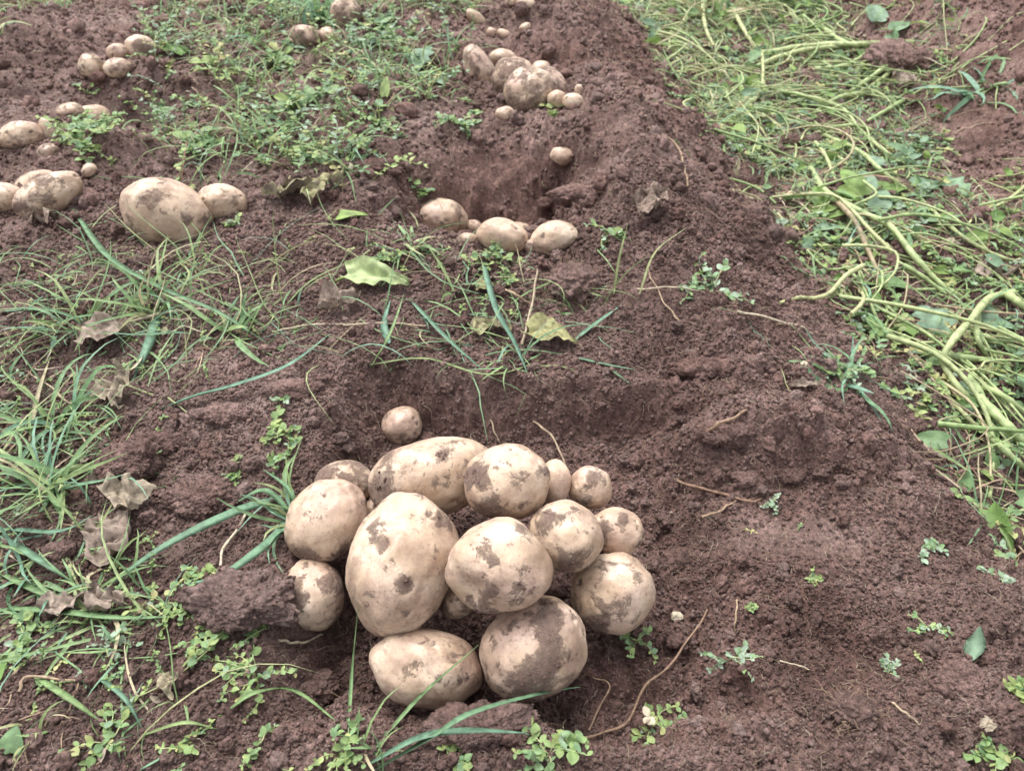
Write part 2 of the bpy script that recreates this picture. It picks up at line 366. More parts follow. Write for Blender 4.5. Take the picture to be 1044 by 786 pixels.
# ------------------------------------------------------------------ crumbs
def ico(sub=1):
    t = (1+5**.5)/2
    v = [(-1,t,0),(1,t,0),(-1,-t,0),(1,-t,0),(0,-1,t),(0,1,t),(0,-1,-t),(0,1,-t),(t,0,-1),(t,0,1),(-t,0,-1),(-t,0,1)]
    f = [(0,11,5),(0,5,1),(0,1,7),(0,7,10),(0,10,11),(1,5,9),(5,11,4),(11,10,2),(10,7,6),(7,1,8),(3,9,4),(3,4,2),(3,2,6),(3,6,8),(3,8,9),(4,9,5),(2,4,11),(6,2,10),(8,6,7),(9,8,1)]
    v = [np.array(q)/np.linalg.norm(q) for q in v]
    for _ in range(sub):
        c = {}; nf = []
        def mid(a, b):
            k = (min(a, b), max(a, b))
            if k not in c:
                q = v[a]+v[b]; v.append(q/np.linalg.norm(q)); c[k] = len(v)-1
            return c[k]
        for a, b, d in f:
            ab, bd, da = mid(a, b), mid(b, d), mid(d, a); nf += [(a, ab, da), (b, bd, ab), (d, da, bd), (ab, bd, da)]
        f = nf
    return np.array(v), np.array(f)
def rotm(n):
    q = RNG.normal(size=(n, 4)); q /= np.linalg.norm(q, axis=1)[:, None]; a, b, c, d = q.T
    return np.stack([np.stack([1-2*(c*c+d*d), 2*(b*c-a*d), 2*(b*d+a*c)], 1), np.stack([2*(b*c+a*d), 1-2*(b*b+d*d), 2*(c*d-a*b)], 1), np.stack([2*(b*d-a*c), 2*(c*d+a*b), 1-2*(b*b+c*c)], 1)], 1)
def crumbs(mb, n, r0, r1, sub, box, powr=2.2, dens=None, sink=.25):
    V0, F = ico(sub); x = RNG.uniform(box[0], box[1], n); y = box[2]+(box[3]-box[2])*RNG.random(n)**1.35
    keep = perlin2(x*7, y*7, 51)+.6*perlin2(x*19, y*19, 52)+RNG.normal(0, .25, n) > dens
    keep &= RNG.random(n) < (1-.97*smooth_patch(x, y))
    keep &= np.abs(x) < .25+y*.95
    x, y = x[keep], y[keep]; n = len(x)
    r = r0+(r1-r0)*RNG.random(n)**powr; r = r*(.75+.35*np.clip(y, .3, 2.5)); R = rotm(n); z = hz(x, y)+r*(1-sink*2)
    var = [V0*(1+.38*perlin3(V0[:, 0]*1.6+k*7, V0[:, 1]*1.6, V0[:, 2]*1.6, k)[:, None]+.26*perlin3(V0[:, 0]*4+k*7, V0[:, 1]*4, V0[:, 2]*4, k+60)[:, None])*np.array([1, .8, .68]) for k in range(8)]
    T = np.array(var)[RNG.integers(0, 8, n)]
    X = np.einsum('nij,nkj->nki', R, T)*r[:, None, None]+np.stack([x, y, z], 1)[:, None, :]
    m = len(V0); mb.add(X.reshape(-1, 3), (F[None]+(np.arange(n)*m)[:, None, None]).reshape(-1, 3), np.repeat(np.clip(.5+.42*RNG.normal(size=n), 0, 1), m))
mb = MB()
crumbs(mb, 210000, .0006, .0026, 0, (-.72, .80, .24, 1.25), 1.8, -.9)
crumbs(mb, 42000, .0012, .0042, 1, (-.75, .85, .24, 1.15), 2.4, -.2)
crumbs(mb, 70000, .0012, .0045, 0, (-1.7, 1.7, .95, 2.9), 2.0, -.5)
crumbs(mb, 12000, .0025, .006, 1, (-1.7, 1.7, .95, 2.9), 2.2, -.1)
crumbs(mb, 3200, .0035, .0115, 3, (-.8, .9, .24, 1.3), 3.0, -.1, sink=.34)
crumbs(mb, 2200, .006, .016, 2, (-1.8, 1.7, 1.2, 2.9), 2.6, -.1, sink=.36)
tag(mb.build('soil_crumbs', M['clod'], smooth=True), 'loose brown soil crumbs covering the dug bed', 'soil crumbs', None, 'stuff')

# ------------------------------------------------------------------ potatoes
POT_RX = []
def potato(px, py, wpx, hpx, ang, zc, label, group='', mud=.0, spots=(), egg=.0, bumpy=.06, depth=None, dent=None):
    """px,py centre; wpx,hpx long and short size in the photo's pixels; zc height of the centre above datum (None: rest on soil)"""
    seed = int(px*7+py*13)
    r = random.Random(seed)
    if zc is None:
        g = hit(px, py+hpx*.18); k = g[1]/ray(px, py)[1]; zc = CAM_H+ray(px, py)[2]*k
        zc = max(zc, g[2]+hpx*.5*k/FPX*.42)
    d = ray(px, py); k = (zc-CAM_H)/d[2]; c = np.array([d[0]*k, d[1]*k, zc])
    a, b = wpx*k/FPX/2, hpx*k/FPX/2; cdep = (depth or 1.0)*min(a, b)*1.0+(.25*(a-b) if a > b else 0)
    F = c-np.array([0, 0, CAM_H]); F /= np.linalg.norm(F); R = np.cross(F, [0, 0, 1.0]); R /= np.linalg.norm(R); U = np.cross(R, F)
    an = math.radians(ang); A = R*math.cos(an)+U*math.sin(an); B = -R*math.sin(an)+U*math.cos(an)
    nu, nv = (120, 72) if wpx > 40 else (56, 36)
    th = np.linspace(0, 2*np.pi, nu, endpoint=False); ph = np.linspace(0, np.pi, nv+1)[1:-1]
    TH, PH = np.meshgrid(th, ph); D = np.stack([np.cos(PH), np.sin(PH)*np.cos(TH), np.sin(PH)*np.sin(TH)], -1).reshape(-1, 3)
    D = np.concatenate([D, [[1, 0, 0], [-1, 0, 0]]]); q = D+seed*.37
    rad = 1+bumpy*perlin3(q[:, 0]*1.1, q[:, 1]*1.1, q[:, 2]*1.1, seed)*1.5+.035*perlin3(q[:, 0]*2.3, q[:, 1]*2.3, q[:, 2]*2.3, seed+1)+.006*perlin3(q[:, 0]*8, q[:, 1]*8, q[:, 2]*8, seed+2)
    eyes = [np.array([r.gauss(0, 1) for _ in range(3)]) for _ in range(11)]
    eyem = np.zeros(len(D))
    for e in eyes:
        e /= np.linalg.norm(e); dd = np.arccos(np.clip(D@e, -1, 1)); eyem = eyem+.13*np.exp(-(dd/.10)**2); rad = rad-.042*np.exp(-(dd/.075)**2)+.012*np.exp(-((dd-.17)/.09)**2)
    rad = rad+.010*np.abs(perlin3(q[:, 0]*4.5, q[:, 1]*4.5, q[:, 2]*4.5, seed+5))
    if dent is not None:
        e = np.array(dent[:3], float); e /= np.linalg.norm(e); dd = np.arccos(np.clip(D@e, -1, 1)); rad = rad-dent[3]*np.exp(-(dd/dent[4])**2)
    P = D*rad[:, None]*np.array([a, b, cdep]); P[:, 1] *= 1-egg*D[:, 0]; P[:, 2] *= 1-egg*D[:, 0]
    # mud: view-space spots (u right, v up, radius, weight) + underside
    Wd = P[:, :1]*A+P[:, 1:2]*B-P[:, 2:]*F
    u = Wd@R/max(a, b); v = Wd@U/max(a, b); front = ((-Wd@F) > 0)
    mval = np.full(len(P), mud)+eyem
    for (su, sv, sr, sw) in spots: mval = mval+np.where(front, sw*np.exp(-(((u-su)**2+(v-sv)**2)/sr**2)), 0)
    mval = mval+.14*ss(-.25, -.9, Wd[:, 2]/b)
    mb = MB(); n = nv-1; i, j = np.meshgrid(np.arange(n-1), np.arange(nu), indexing='ij'); i = i.ravel(); j = j.ravel(); j2 = (j+1) % nu
    mb.add(P, np.stack([i*nu+j, (i+1)*nu+j, (i+1)*nu+j2, i*nu+j2], 1), mval)
    m = len(P); jj = np.arange(nu); j2 = (jj+1) % nu
    mb.f.append(np.stack([np.full(nu, m-2), jj, j2], 1)); mb.f.append(np.stack([np.full(nu, m-1), (n-1)*nu+j2, (n-1)*nu+jj], 1))
    o = mb.build('potato', M['potato'])
    o.matrix_world = Matrix(((A[0], B[0], -F[0], c[0]), (A[1], B[1], -F[1], c[1]), (A[2], B[2], -F[2], c[2]), (0, 0, 0, 1)))
    if wpx > 70 and c[1] < 1.0:                                   # crumbs of soil stuck where the mud is thickest
        pr = np.clip((mval-mud-.11)*5, 0, 1)*(D[:, 1]**2+D[:, 2]**2 > .05); pr = pr*np.clip(.5+1.5*perlin3(P[:, 0]*90+seed, P[:, 1]*90, P[:, 2]*90, 3), 0, 1)
        if pr.sum() > 1:
            m_ = int(min(420, 60+pr.sum()*.12)); pk = RNG.choice(len(P), m_, p=pr/pr.sum()); V1, F1 = ico(1); rr = .0005+.0019*RNG.random(m_)**2.5; RM = rotm(m_)
            X1 = np.einsum('nij,kj->nki', RM, V1*np.array([1, .8, .6]))*rr[:, None, None]+P[pk][:, None, :]
            mc = MB(); mc.add(X1.reshape(-1, 3), (F1[None]+(np.arange(m_)*len(V1))[:, None, None]).reshape(-1, 3), np.repeat(RNG.random(m_), len(V1))); tag(mc.build('stuck_soil', M['clod'], o), None, None, None, 'stuff')
    tag(o, label, 'potato', group or None); POT_RX.append((c[0], c[1], zc, a, b)); return o
G1 = 'potatoes heaped in the near hole'
potato(410, 434, 41, 40, 20, None, 'tiny round potato on its own on the soil wall above the near heap', G1, -.04, [(.1, -.5, .4, .10)])
potato(441, 487, 131, 80, 9, .035, 'long pink-tinged potato at the back of the near heap, below the tiny round one', G1, -.03, [(-.75, .05, .28, .2), (-.35, -.42, .25, .18), (.2, .3, .12, .16)], .02)
potato(517, 492, 88, 77, 5, .075, 'blunt oval potato behind the knobbly one, a dark mud crescent on its left', G1, -.05, [(-.72, .15, .28, .30), (-.4, -.62, .35, .22), (.85, .25, .2, .2)])
potato(566, 491, 33, 45, 0, .040, 'half hidden pale potato behind the crescent-marked one', G1, -.05)
potato(602, 497, 45, 44, -10, .030, 'small round potato at the top right corner of the near heap', G1, .02, [(-.1, .5, .3, .15)])
potato(577, 546, 76, 72, -25, .055, 'round potato right in the near heap with a dark smear along its lower edge', G1, -.03, [(-.55, .45, .3, .18), (.1, -.75, .4, .2)])
potato(629, 542, 55, 49, -20, .020, 'small potato at the right edge of the heap, just below the corner one', G1, -.01, [(-.6, .0, .3, .2)])
potato(624, 603, 86, 80, 15, .000, 'pale speckled potato lowest on the right edge of the near heap, half set in soil', G1, -.02, [(-.2, -.75, .4, .2), (.5, .4, .15, .15)])
potato(410, 573, 142, 111, 62, .040, 'largest potato of all, big egg-shaped one standing in the near heap', G1, -.045, [(-.3, .5, .2, .15), (.0, -.3, .12, .18), (.75, .5, .22, .15), (-.6, -.4, .2, .12)], .07)
potato(509, 577, 104, 96, -15, .075, 'knobbly round potato on top in the middle of the near heap', G1, -.04, [(-.1, .1, .18, .14), (.35, -.35, .15, .2), (.6, -.45, .12, .18), (-.3, -.7, .3, .18), (.4, .65, .2, .15)], .03, .11, None, (-.5, -.65, .6, .12, .35))
potato(543, 661, 112, 99, 35, .005, 'muddiest potato of the near heap, low in front, with a broad diagonal mud band', G1, -.03, [(.25, .55, .28, .3), (.35, .1, .3, .32), (.2, -.35, .3, .3), (-.1, -.7, .3, .26), (-.7, -.5, .2, .16), (.62, .25, .2, -.3)])
potato(435, 680, 115, 79, -22, -.012, 'smooth oval potato lowest on the left at the foot of the near heap', G1, -.06, [(.55, -.25, .2, .22), (.15, -.2, .12, .16), (-.35, .05, .12, .14)])
potato(334, 530, 90, 78, 35, .018, 'rounded potato at the left side of the near heap', G1, -.05, [(-.6, -.55, .25, .2), (.1, -.8, .3, .2)])
potato(352, 493, 62, 48, -20, .018, 'mud-caked potato behind the left side of the near heap', G1, .10)
potato(384, 523, 29, 31, 0, .000, 'small potato wedged between the left and the largest potato', G1, .03)
potato(318, 606, 66, 72, 10, -.018, 'potato at the lower left of the heap, half covered by a big clod', G1, .0, [(.6, .1, .35, .2), (-.6, .0, .4, .3)])
potato(470, 612, 45, 33, 20, .000, 'dirty stub of a potato showing beneath the knobbly top one', G1, .07)
G2 = 'potatoes at the second hole'
potato(450, 225, 55, 43, -8, None, 'largest and leftmost potato in the row before the second hole', G2, -.03, [(.5, .3, .3, .14)])
potato(483, 232, 19, 16, 0, None, 'little round potato just right of the largest in the second hole row', G2, .03)
potato(476, 245, 22, 15, 10, None, 'dusty small potato in front between the two larger ones at the second hole', G2, .04)
potato(529, 236, 30, 19, -10, None, 'potato mostly hidden behind the pale oval one at the second hole', G2, .0)
potato(512, 241, 52, 35, -12, None, 'pale oval potato in the middle of the second hole row', G2, -.05)
potato(541, 251, 14, 14, 0, None, 'tiny potato between the two ovals of the second hole row', G2, .02)
potato(564, 243, 50, 34, 18, None, 'oval potato at the right end of the second hole row, tilted up', G2, -.04, [(-.4, .1, .15, .15)])
potato(573, 159, 25, 18, -10, None, 'lone small potato lying on bare soil above the second hole', None, -.02)
potato(170, 218, 90, 68, -33, None, 'large long potato on the left, the bigger of the isolated pair', 'isolated pair on the left', -.05, [(-.2, .32, .25, .2), (.35, -.2, .12, .2), (-.8, -.3, .2, .2), (.8, -.3, .15, .2)], .03, .05)
potato(226, 206, 50, 36, -12, None, 'smaller oval potato of the isolated pair on the left', 'isolated pair on the left', -.03, [(.5, -.1, .25, .15)])
G3 = 'potatoes along the left edge'
potato(2, 202, 30, 42, 80, None, 'potato cut off by the left edge of the picture', G3, -.02)
potato(36, 188, 42, 24, 12, None, 'potato mostly hidden behind the mud-banded one at the left edge', G3, .0)
potato(50, 199, 72, 40, 16, None, 'long potato near the left edge with a mud band across its top', G3, -.02, [(.0, .5, .5, .14), (-.8, -.1, .2, .16)])
potato(91, 174, 16, 13, 30, None, 'tiny potato on the soil crest right of the mud-banded one', G3, -.05)
G4 = 'potatoes by the weed clump on the left'
potato(21, 139, 44, 29, 2, None, 'wide double-lobed potato left of the weed clump', G4, .0)
potato(48, 133, 13, 24, 0, None, 'narrow upright potato beside the double-lobed one', G4, .0)
potato(50, 155, 22, 17, 0, None, 'small grey potato below the narrow upright one', G4, .05)
potato(71, 116, 28, 21, 5, None, 'grey dusty potato behind the weed clump', G4, .04)
potato(96, 120, 36, 24, -8, None, 'speckled potato behind the right of the weed clump', G4, -.02)
G5 = 'potatoes at the far left hole'
potato(120, 54, 22, 18, 0, None, 'pinkish potato in the middle back of the far left four', G5, .0)
potato(93, 68, 25, 25, 0, None, 'leftmost of the far left four potatoes', G5, .02)
potato(144, 50, 27, 31, 70, None, 'rightmost and tallest of the far left four potatoes, with a dark mud blotch', G5, .0, [(.1, .0, .5, .22)])
potato(120, 70, 28, 20, 0, None, 'front potato of the far left four, spotted with mud', G5, .03)
G6 = 'potatoes at the top among the weeds'
potato(352, 15, 33, 32, 0, None, 'brown potato at the top edge among weeds, largest of three', G6, .08)
potato(336, 38, 23, 18, -20, None, 'clean pale potato, middle of the three at the top', G6, -.06)
potato(310, 38, 33, 23, -5, None, 'dark muddy potato, left of the three at the top', G6, .09)
G7 = 'far heap of potatoes'
potato(513, 60, 29, 19, -10, None, 'pale potato at the upper left of the far heap', G7, -.05)
potato(533, 71, 31, 19, -35, None, 'pale slanting potato at the top of the far heap', G7, -.05)
potato(552, 72, 21, 19, 0, None, 'small round pale potato at the top of the far heap', G7, -.08)
potato(522, 82, 41, 43, 50, None, 'dark muddy potato in the middle left of the far heap', G7, .12)
potato(564, 88, 38, 25, -62, None, 'brown potato on the right flank of the far heap', G7, .06)
potato(490, 74, 55, 30, -65, None, 'upright elongated potato standing left of the far heap', G7, .05)
potato(540, 94, 54, 49, 25, None, 'biggest potato of the far heap, streaked with mud', G7, .08)
potato(568, 102, 20, 19, 0, None, 'small potato between the biggest and the round one in the far heap', G7, .0)
potato(584, 104, 22, 17, 0, None, 'round yellowish potato at the right end of the far heap', G7, -.08)
potato(590, 93, 9, 13, 0, None, 'pebble-sized potato above the round yellowish one', G7, .03)
potato(515, 116, 20, 14, 0, None, 'small pale potato below the left of the far heap', G7, -.04)
G8 = 'scattered potatoes behind the far heap'
potato(486, 20, 26, 13, -45, None, 'slanting pale potato behind the far heap on the weed edge', G8, -.05)
potato(501, 33, 11, 9, 0, None, 'tiny pale potato just below the slanting one', G8, -.05)
potato(514, 35, 15, 9, -20, None, 'tiny oblong potato behind the far heap, right one of two close together', G8, -.05)
potato(535, 28, 13, 8, 25, None, 'single tiny white potato on bare soil behind the far heap', G8, -.1)
potato(521, 2, 12, 9, 0, None, 'small potato at the top edge of the picture, left of two', G8, -.05)
potato(537, 4, 22, 12, -10, None, 'pale potato at the top edge of the picture, right of two', G8, -.05)
potato(203, 3, 26, 12, 0, None, 'pale potato at the top edge among grass, above the left weeds', G8, -.05)

# ------------------------------------------------------------------ big clods
def clod(px, py, wpx, hpx, label, dark=.5, lift=.1, seed=0, sub=5, rt=0):
    g = hit(px, py+hpx*.25); k = g[1]/ray(px, py+hpx*.25)[1]; a = wpx*k/FPX/2; b = hpx*k/FPX/2
    V, F = ico(sub); q = V*np.array([max(1, a/b), 1.05, .85])+seed*3.3
    n = .30*perlin3(q[:, 0]*1.3, q[:, 1]*1.3, q[:, 2]*1.3, seed)+.20*np.abs(perlin3(q[:, 0]*3, q[:, 1]*3, q[:, 2]*3, seed+1))+.12*np.abs(perlin3(q[:, 0]*7, q[:, 1]*7, q[:, 2]*7, seed+2))+.06*np.abs(perlin3(q[:, 0]*30, q[:, 1]*30, q[:, 2]*30, seed+7))+.08*np.abs(perlin3(q[:, 0]*15, q[:, 1]*15, q[:, 2]*15, seed+3))
    P = V*(.88+n)[:, None]*np.array([a, b*1.05, b*.68]); c_, s_ = math.cos(rt), math.sin(rt)
    P = np.stack([P[:, 0]*c_-P[:, 1]*s_, P[:, 0]*s_+P[:, 1]*c_, P[:, 2]], 1)
    c = g+np.array([0, b*.3, b*lift]); mb = MB(); mb.add(P+c, F, dark)
    m_ = 500 if wpx > 40 else 200; pk = RNG.integers(0, len(P), m_); V1, F1 = ico(1); rr = b*(.02+.07*RNG.random(m_)**2.5); RM = rotm(m_)
    T1 = np.array([V1*(1+.4*perlin3(V1[:, 0]*2+k2, V1[:, 1]*2, V1[:, 2]*2, k2)[:, None])*np.array([1, .8, .65]) for k2 in range(6)])[RNG.integers(0, 6, m_)]
    X1 = np.einsum('nij,nkj->nki', RM, T1)*rr[:, None, None]+(P[pk]+c)[:, None, :]
    mb.add(X1.reshape(-1, 3), (F1[None]+(np.arange(m_)*len(V1))[:, None, None]).reshape(-1, 3), np.repeat(RNG.random(m_), len(V1)))
    return tag(mb.build('soil_clod', M['clod'], origin=c), label, 'soil clod', 'large soil clods')
clod(246, 604, 114, 64, 'big grey-brown clod beside the lower left potato of the near heap', 1.0, .08, 1)
clod(132, 468, 58, 60, 'knobbly clod below the curled dry leaf on the left', .35, .3, 2)
clod(205, 503, 70, 46, 'wide crumbly clod left of the near heap', .4, .2, 3)
clod(487, 737, 104, 44, 'ragged clod in front of the lowest two potatoes', .55, .3, 4, rt=.15)
clod(318, 700, 50, 34, 'flat clod left of the smooth oval potato', .5, .2, 5)
clod(806, 484, 26, 22, 'small smooth clod on the bare shelf right of the heap', .2, .3, 6, 4)
clod(760, 486, 30, 20, 'low clod left of the small smooth one on the shelf', .3, .2, 7, 4)
clod(230, 420, 60, 28, 'crumbly lump under the broad blue-green blade', .35, .2, 8)
clod(165, 450, 42, 30, 'round lump between the curled dry leaf and the near heap', .35, .2, 9)
clod(300, 395, 60, 24, 'lump on the rim of the near hole, its left end', .3, .2, 10)
clod(720, 372, 70, 26, 'reddish lump on the rim right of the near hole', .1, .1, 11)
clod(740, 440, 56, 30, 'overhanging lump in the wall right of the near heap', .25, .2, 12)
clod(985, 690, 60, 40, 'broad lump below the upright leaf sliver at the right', .3, .1, 13)
clod(930, 430, 46, 26, 'lump on the right shoulder of the bed', .4, .1, 14)
clod(60, 560, 34, 24, 'half buried lump in the grass on the left', .5, .2, 15, 4)
clod(560, 590, 40, 40, 'dark clod in the gap between the stacked potatoes', .1, .0, 16, 4)
clod(690, 570, 36, 26, 'small lump just right of the near heap', .3, .1, 17, 4)
clod(385, 170, 50, 26, 'lump on the left wall of the second hole', .3, .2, 18, 4)
clod(590, 195, 60, 30, 'lump on the right wall of the second hole', .3, .1, 19, 4)
clod(240, 150, 34, 20, 'dark lump among weeds above the isolated pair', .4, .2, 20, 4)
clod(940, 62, 70, 40, 'earthy root lump in the far furrow on the right', .5, .3, 21)
def rootball(px, py, wpx, label, seed):
    g = hit(px, py); k = g[1]/ray(px, py)[1]; r = wpx*k/FPX/2; root = empty('root_clump', g, label, 'root clump', 'matted root clumps')
    mb = MB(); V, F = ico(4); q = V*3+seed
    P = V*(.75+.35*np.abs(perlin3(q[:, 0], q[:, 1], q[:, 2], seed))+.18*np.abs(perlin3(q[:, 0]*3, q[:, 1]*3, q[:, 2]*3, seed+1)))[:, None]*r*np.array([1, .9, .6])
    mb.add(P+[0, 0, r*.3], F, .55); mb.build('soil_core', M['clod'], root)
    mb = MB(); R = random.Random(seed)
    for _ in range(90):
        d = np.array([R.gauss(0, 1), R.gauss(0, 1), abs(R.gauss(0, .7))]); d /= np.linalg.norm(d); P = [d*r*.55]
        for s in range(4): P.append(P[-1]+(d*.4+np.array([R.gauss(0, .5), R.gauss(0, .5), R.gauss(-.1, .4)]))*r*.3)
        tube(mb, spline(P, 10), .00028, 4, R.random()*.5)
    mb.build('root_fibre', M['straw'], root)
rootball(586, 296, 62, 'dark matted root clump beside the olive leaf', 5)
rootball(868, 728, 50, 'dark charred-looking root clump in the lower right soil', 9)
rootball(905, 70, 60, 'uprooted tangled root clump at the end of the far haulm stems', 13)

# ------------------------------------------------------------------ rootlets in the soil (nobody could count them)
mb = MB(); n = 22000
x = RNG.uniform(-1.3, 1.2, n); y = .25+2.4*RNG.random(n)**1.6; ok = np.abs(x) < .15+y*.75; x, y = x[ok], y[ok]; n = len(x)
L = RNG.uniform(.005, .028, n)*(.8+.4*y); th = RNG.uniform(0, 2*np.pi, n); K = 6; pts = []
cx_, cy_ = x.copy(), y.copy(); el = RNG.uniform(-.2, .9, n)
zz = hz(cx_, cy_)
for s in range(K):
    g = hz(cx_, cy_)+.0005
    zz = np.maximum(zz, g) if s == 0 else np.maximum(zz+np.sin(el)*L/K, g)
    pts.append(np.stack([cx_, cy_, zz], 1)); th = th+RNG.normal(0, .55, n); el = el-.25
    cx_ = cx_+np.cos(th)*L/K; cy_ = cy_+np.sin(th)*L/K
Pp = np.stack(pts, 1); wv = (.00030*(.7+.5*y))[:, None, None]*np.linspace(1, .4, K)[None, :, None]
T = np.gradient(Pp, axis=1); A = np.cross(T, [0, 0, 1.0]); A /= np.linalg.norm(A, axis=2)[..., None]+1e-9; B = np.array([0, 0, 1.0])
V = np.stack([Pp-A*wv, Pp+A*wv, Pp+B*wv*1.7], 2)
i = np.arange(K-1); q = np.concatenate([np.stack([i*3+a, i*3+b, (i+1)*3+b, (i+1)*3+a], 1) for a, b in ((0, 1), (1, 2), (2, 0))])
mb.add(V.reshape(-1, 3), (q[None]+(np.arange(n)*K*3)[:, None, None]).reshape(-1, 4), np.repeat(RNG.random(n)**.8, K*3))
tag(mb.build('root_fibres', M['straw']), 'fine pale root hairs strewn through the dug soil', 'root hairs', None, 'stuff')

# ------------------------------------------------------------------ area helpers
def inpoly(x, y, poly):
    poly = [W(*p) for p in poly]; c = np.zeros(len(x), bool); j = len(poly)-1
    for i in range(len(poly)):
        (xi, yi), (xj, yj) = poly[i], poly[j]
        c ^= ((yi > y) != (yj > y)) & (x < (xj-xi)*(y-yi)/(yj-yi+1e-12)+xi); j = i
    return c
def scatter(poly, dens, clump=.0, sc=9, seed=61):
    P = np.array([W(*p) for p in poly]); a, b = P.min(0), P.max(0)
    n = int(dens*(b[0]-a[0])*(b[1]-a[1])); x = RNG.uniform(a[0], b[0], n); y = RNG.uniform(a[1], b[1], n); m = inpoly(x, y, poly)
    x, y = x[m], y[m]
    m = perlin2(x*sc, y*sc, seed)+RNG.normal(0, .16, len(x)) > clump
    for (cx, cy, cz, ra, rb) in POT_RX:
        if cy > 1.2: m &= ~((np.abs(x-cx) < ra) & (y < cy) & (y > cy-2.6*max(ra, rb)))
        m &= ((x-cx)**2+(y-cy)**2) > (max(ra, rb)*.95)**2
    return x[m], y[m]
def grass_field(mb, x, y, Lr, wr, tr, el=(.25, 1.25), droop=1.5, K=8, az=None):
    n = len(x)
    if n == 0: return
    L = RNG.uniform(*Lr, n); wd = RNG.uniform(*wr, n); th = RNG.uniform(0, 2*np.pi, n) if az is None else RNG.normal(az[0], az[1], n); e = RNG.uniform(*el, n)
    cx, cy, z = x.copy(), y.copy(), hz(x, y)-.002; pts = []; dr = RNG.uniform(.3, 1.6, n)*droop; curv = RNG.normal(0, .13, n); kink = RNG.integers(2, 24, n); kd = RNG.normal(0, .9, n)
    for s in range(K):
        pts.append(np.stack([cx, cy, z], 1)); ee = e-dr*(s/K)**1.3; th = th+curv+RNG.normal(0, .09, n)+np.where(kink == s, kd, 0)
        cx = cx+np.cos(th)*np.cos(ee)*L/K; cy = cy+np.sin(th)*np.cos(ee)*L/K; z = np.maximum(z+np.sin(ee)*L/K, hz(cx, cy)+.0015)
    P = np.stack(pts, 1); T = np.gradient(P, axis=1); A = np.cross(T, [0, 0, 1.0]); A /= np.linalg.norm(A, axis=2)[..., None]+1e-9
    ro = RNG.normal(0, .5, n)[:, None, None]; N = np.cross(A, T); N /= np.linalg.norm(N, axis=2)[..., None]+1e-9; A = A*np.cos(ro)+N*np.sin(ro)
    pr = np.array([.6, .9, 1, 1, .9, .7, .45, .06])[None, :, None] if K == 8 else np.linspace(1, .1, K)[None, :, None]
    wv = wd[:, None, None]*.5*pr; V = np.stack([P-A*wv+N*wv*.35, P, P+A*wv+N*wv*.35], 2)
    i = np.arange(K-1); q = np.concatenate([np.stack([i*3+a, i*3+b, (i+1)*3+b, (i+1)*3+a], 1) for a, b in ((0, 1), (1, 2))])
    mb.add(V.reshape(-1, 3), (q[None]+(np.arange(n)*K*3)[:, None, None]).reshape(-1, 4), np.repeat(np.clip(RNG.normal(tr[0], tr[1], n), 0, 1), K*3))
def sprigs(mbs, mbl, x, y, Lr, leafr, tr, tpl=LT_S, nl=7, el=(.2, 1.2)):
    n = len(x)
    if n == 0: return
    K = nl; L = RNG.uniform(*Lr, n); th = RNG.uniform(0, 2*np.pi, n); e = RNG.uniform(*el, n); cx, cy, z = x.copy(), y.copy(), hz(x, y)-.001
    t0 = np.clip(RNG.normal(tr[0], tr[1], n), 0, 1); pts = []
    for s in range(K):
        pts.append(np.stack([cx, cy, z], 1)); th = th+RNG.normal(0, .25, n); ee = e-.9*s/K
        dx, dy, dz = np.cos(th)*np.cos(ee), np.sin(th)*np.cos(ee), np.sin(ee)
        cx = cx+dx*L/K; cy = cy+dy*L/K; z = np.maximum(z+dz*L/K, hz(cx, cy)+.002)
        if s >= 1:
            for sd in (1, -1):
                la = th+sd*RNG.uniform(.7, 1.5, n)+(1.57 if s % 2 else 0); D = np.stack([np.cos(la), np.sin(la), RNG.uniform(0, .7, n)], 1)
                lf = RNG.uniform(*leafr, n)*(1-.35*abs(s/K-.5)*2)
                leaves(mbl, np.stack([cx, cy, z], 1), D, lf, lf*RNG.uniform(.5, .75, n), RNG.normal(0, .4, n), np.clip(t0+RNG.normal(0, .1, n), 0, 1), tpl)
    P = np.stack(pts, 1); wv = (.0005+.0002*np.clip(y, 0, 3))[:, None, None]
    T = np.gradient(P, axis=1); A = np.cross(T, [0, 0, 1.0]); A /= np.linalg.norm(A, axis=2)[..., None]+1e-9
    V = np.stack([P-A*wv, P+A*wv, P+np.array([0, 0, 1.7])*wv], 2); i = np.arange(K-1)
    q = np.concatenate([np.stack([i*3+a, i*3+b, (i+1)*3+b, (i+1)*3+a], 1) for a, b in ((0, 1), (1, 2), (2, 0))])
    mbs.add(V.reshape(-1, 3), (q[None]+(np.arange(n)*K*3)[:, None, None]).reshape(-1, 4), np.repeat(np.clip(t0, 0, 1), K*3))
# ground cover masses
def cover(name, label, cat, parts):
    root = empty(name, (0, 0, 0), label, cat); root['kind'] = 'stuff'
    return root
# 1. weeds between the rows (upper left middle)
mid = [(165, 215), (150, 120), (160, 20), (150, -80), (470, -80), (480, 30), (470, 115), (400, 130), (385, 190), (330, 215), (250, 180)]
mbl = MB(); mbs = MB(); x, y = scatter(mid, 1500, .06, 6.5); sprigs(mbs, mbl, x, y, (.03, .12), (.006, .017), (.55, .28), el=(.3, 1.4))
x, y = scatter([(70, 170), (60, 135), (110, 115), (135, 150), (100, 175)], 1800, -.5); sprigs(mbs, mbl, x, y, (.03, .06), (.009, .015), (.45, .12))
mbl.v += mbs.v; mbl.f += [f+mbl.n for f in mbs.f]; mbl.a += mbs.a; mbl.n += mbs.n
tag(mbl.build('chickweed', M['weed']), 'mass of low leafy chickweed between the rows', 'weeds', None, 'stuff')
mbg = MB(); x, y = scatter(mid, 1900, -.1, 6.5, 63); grass_field(mbg, x, y, (.04, .17), (.0015, .0042), (.5, .2))
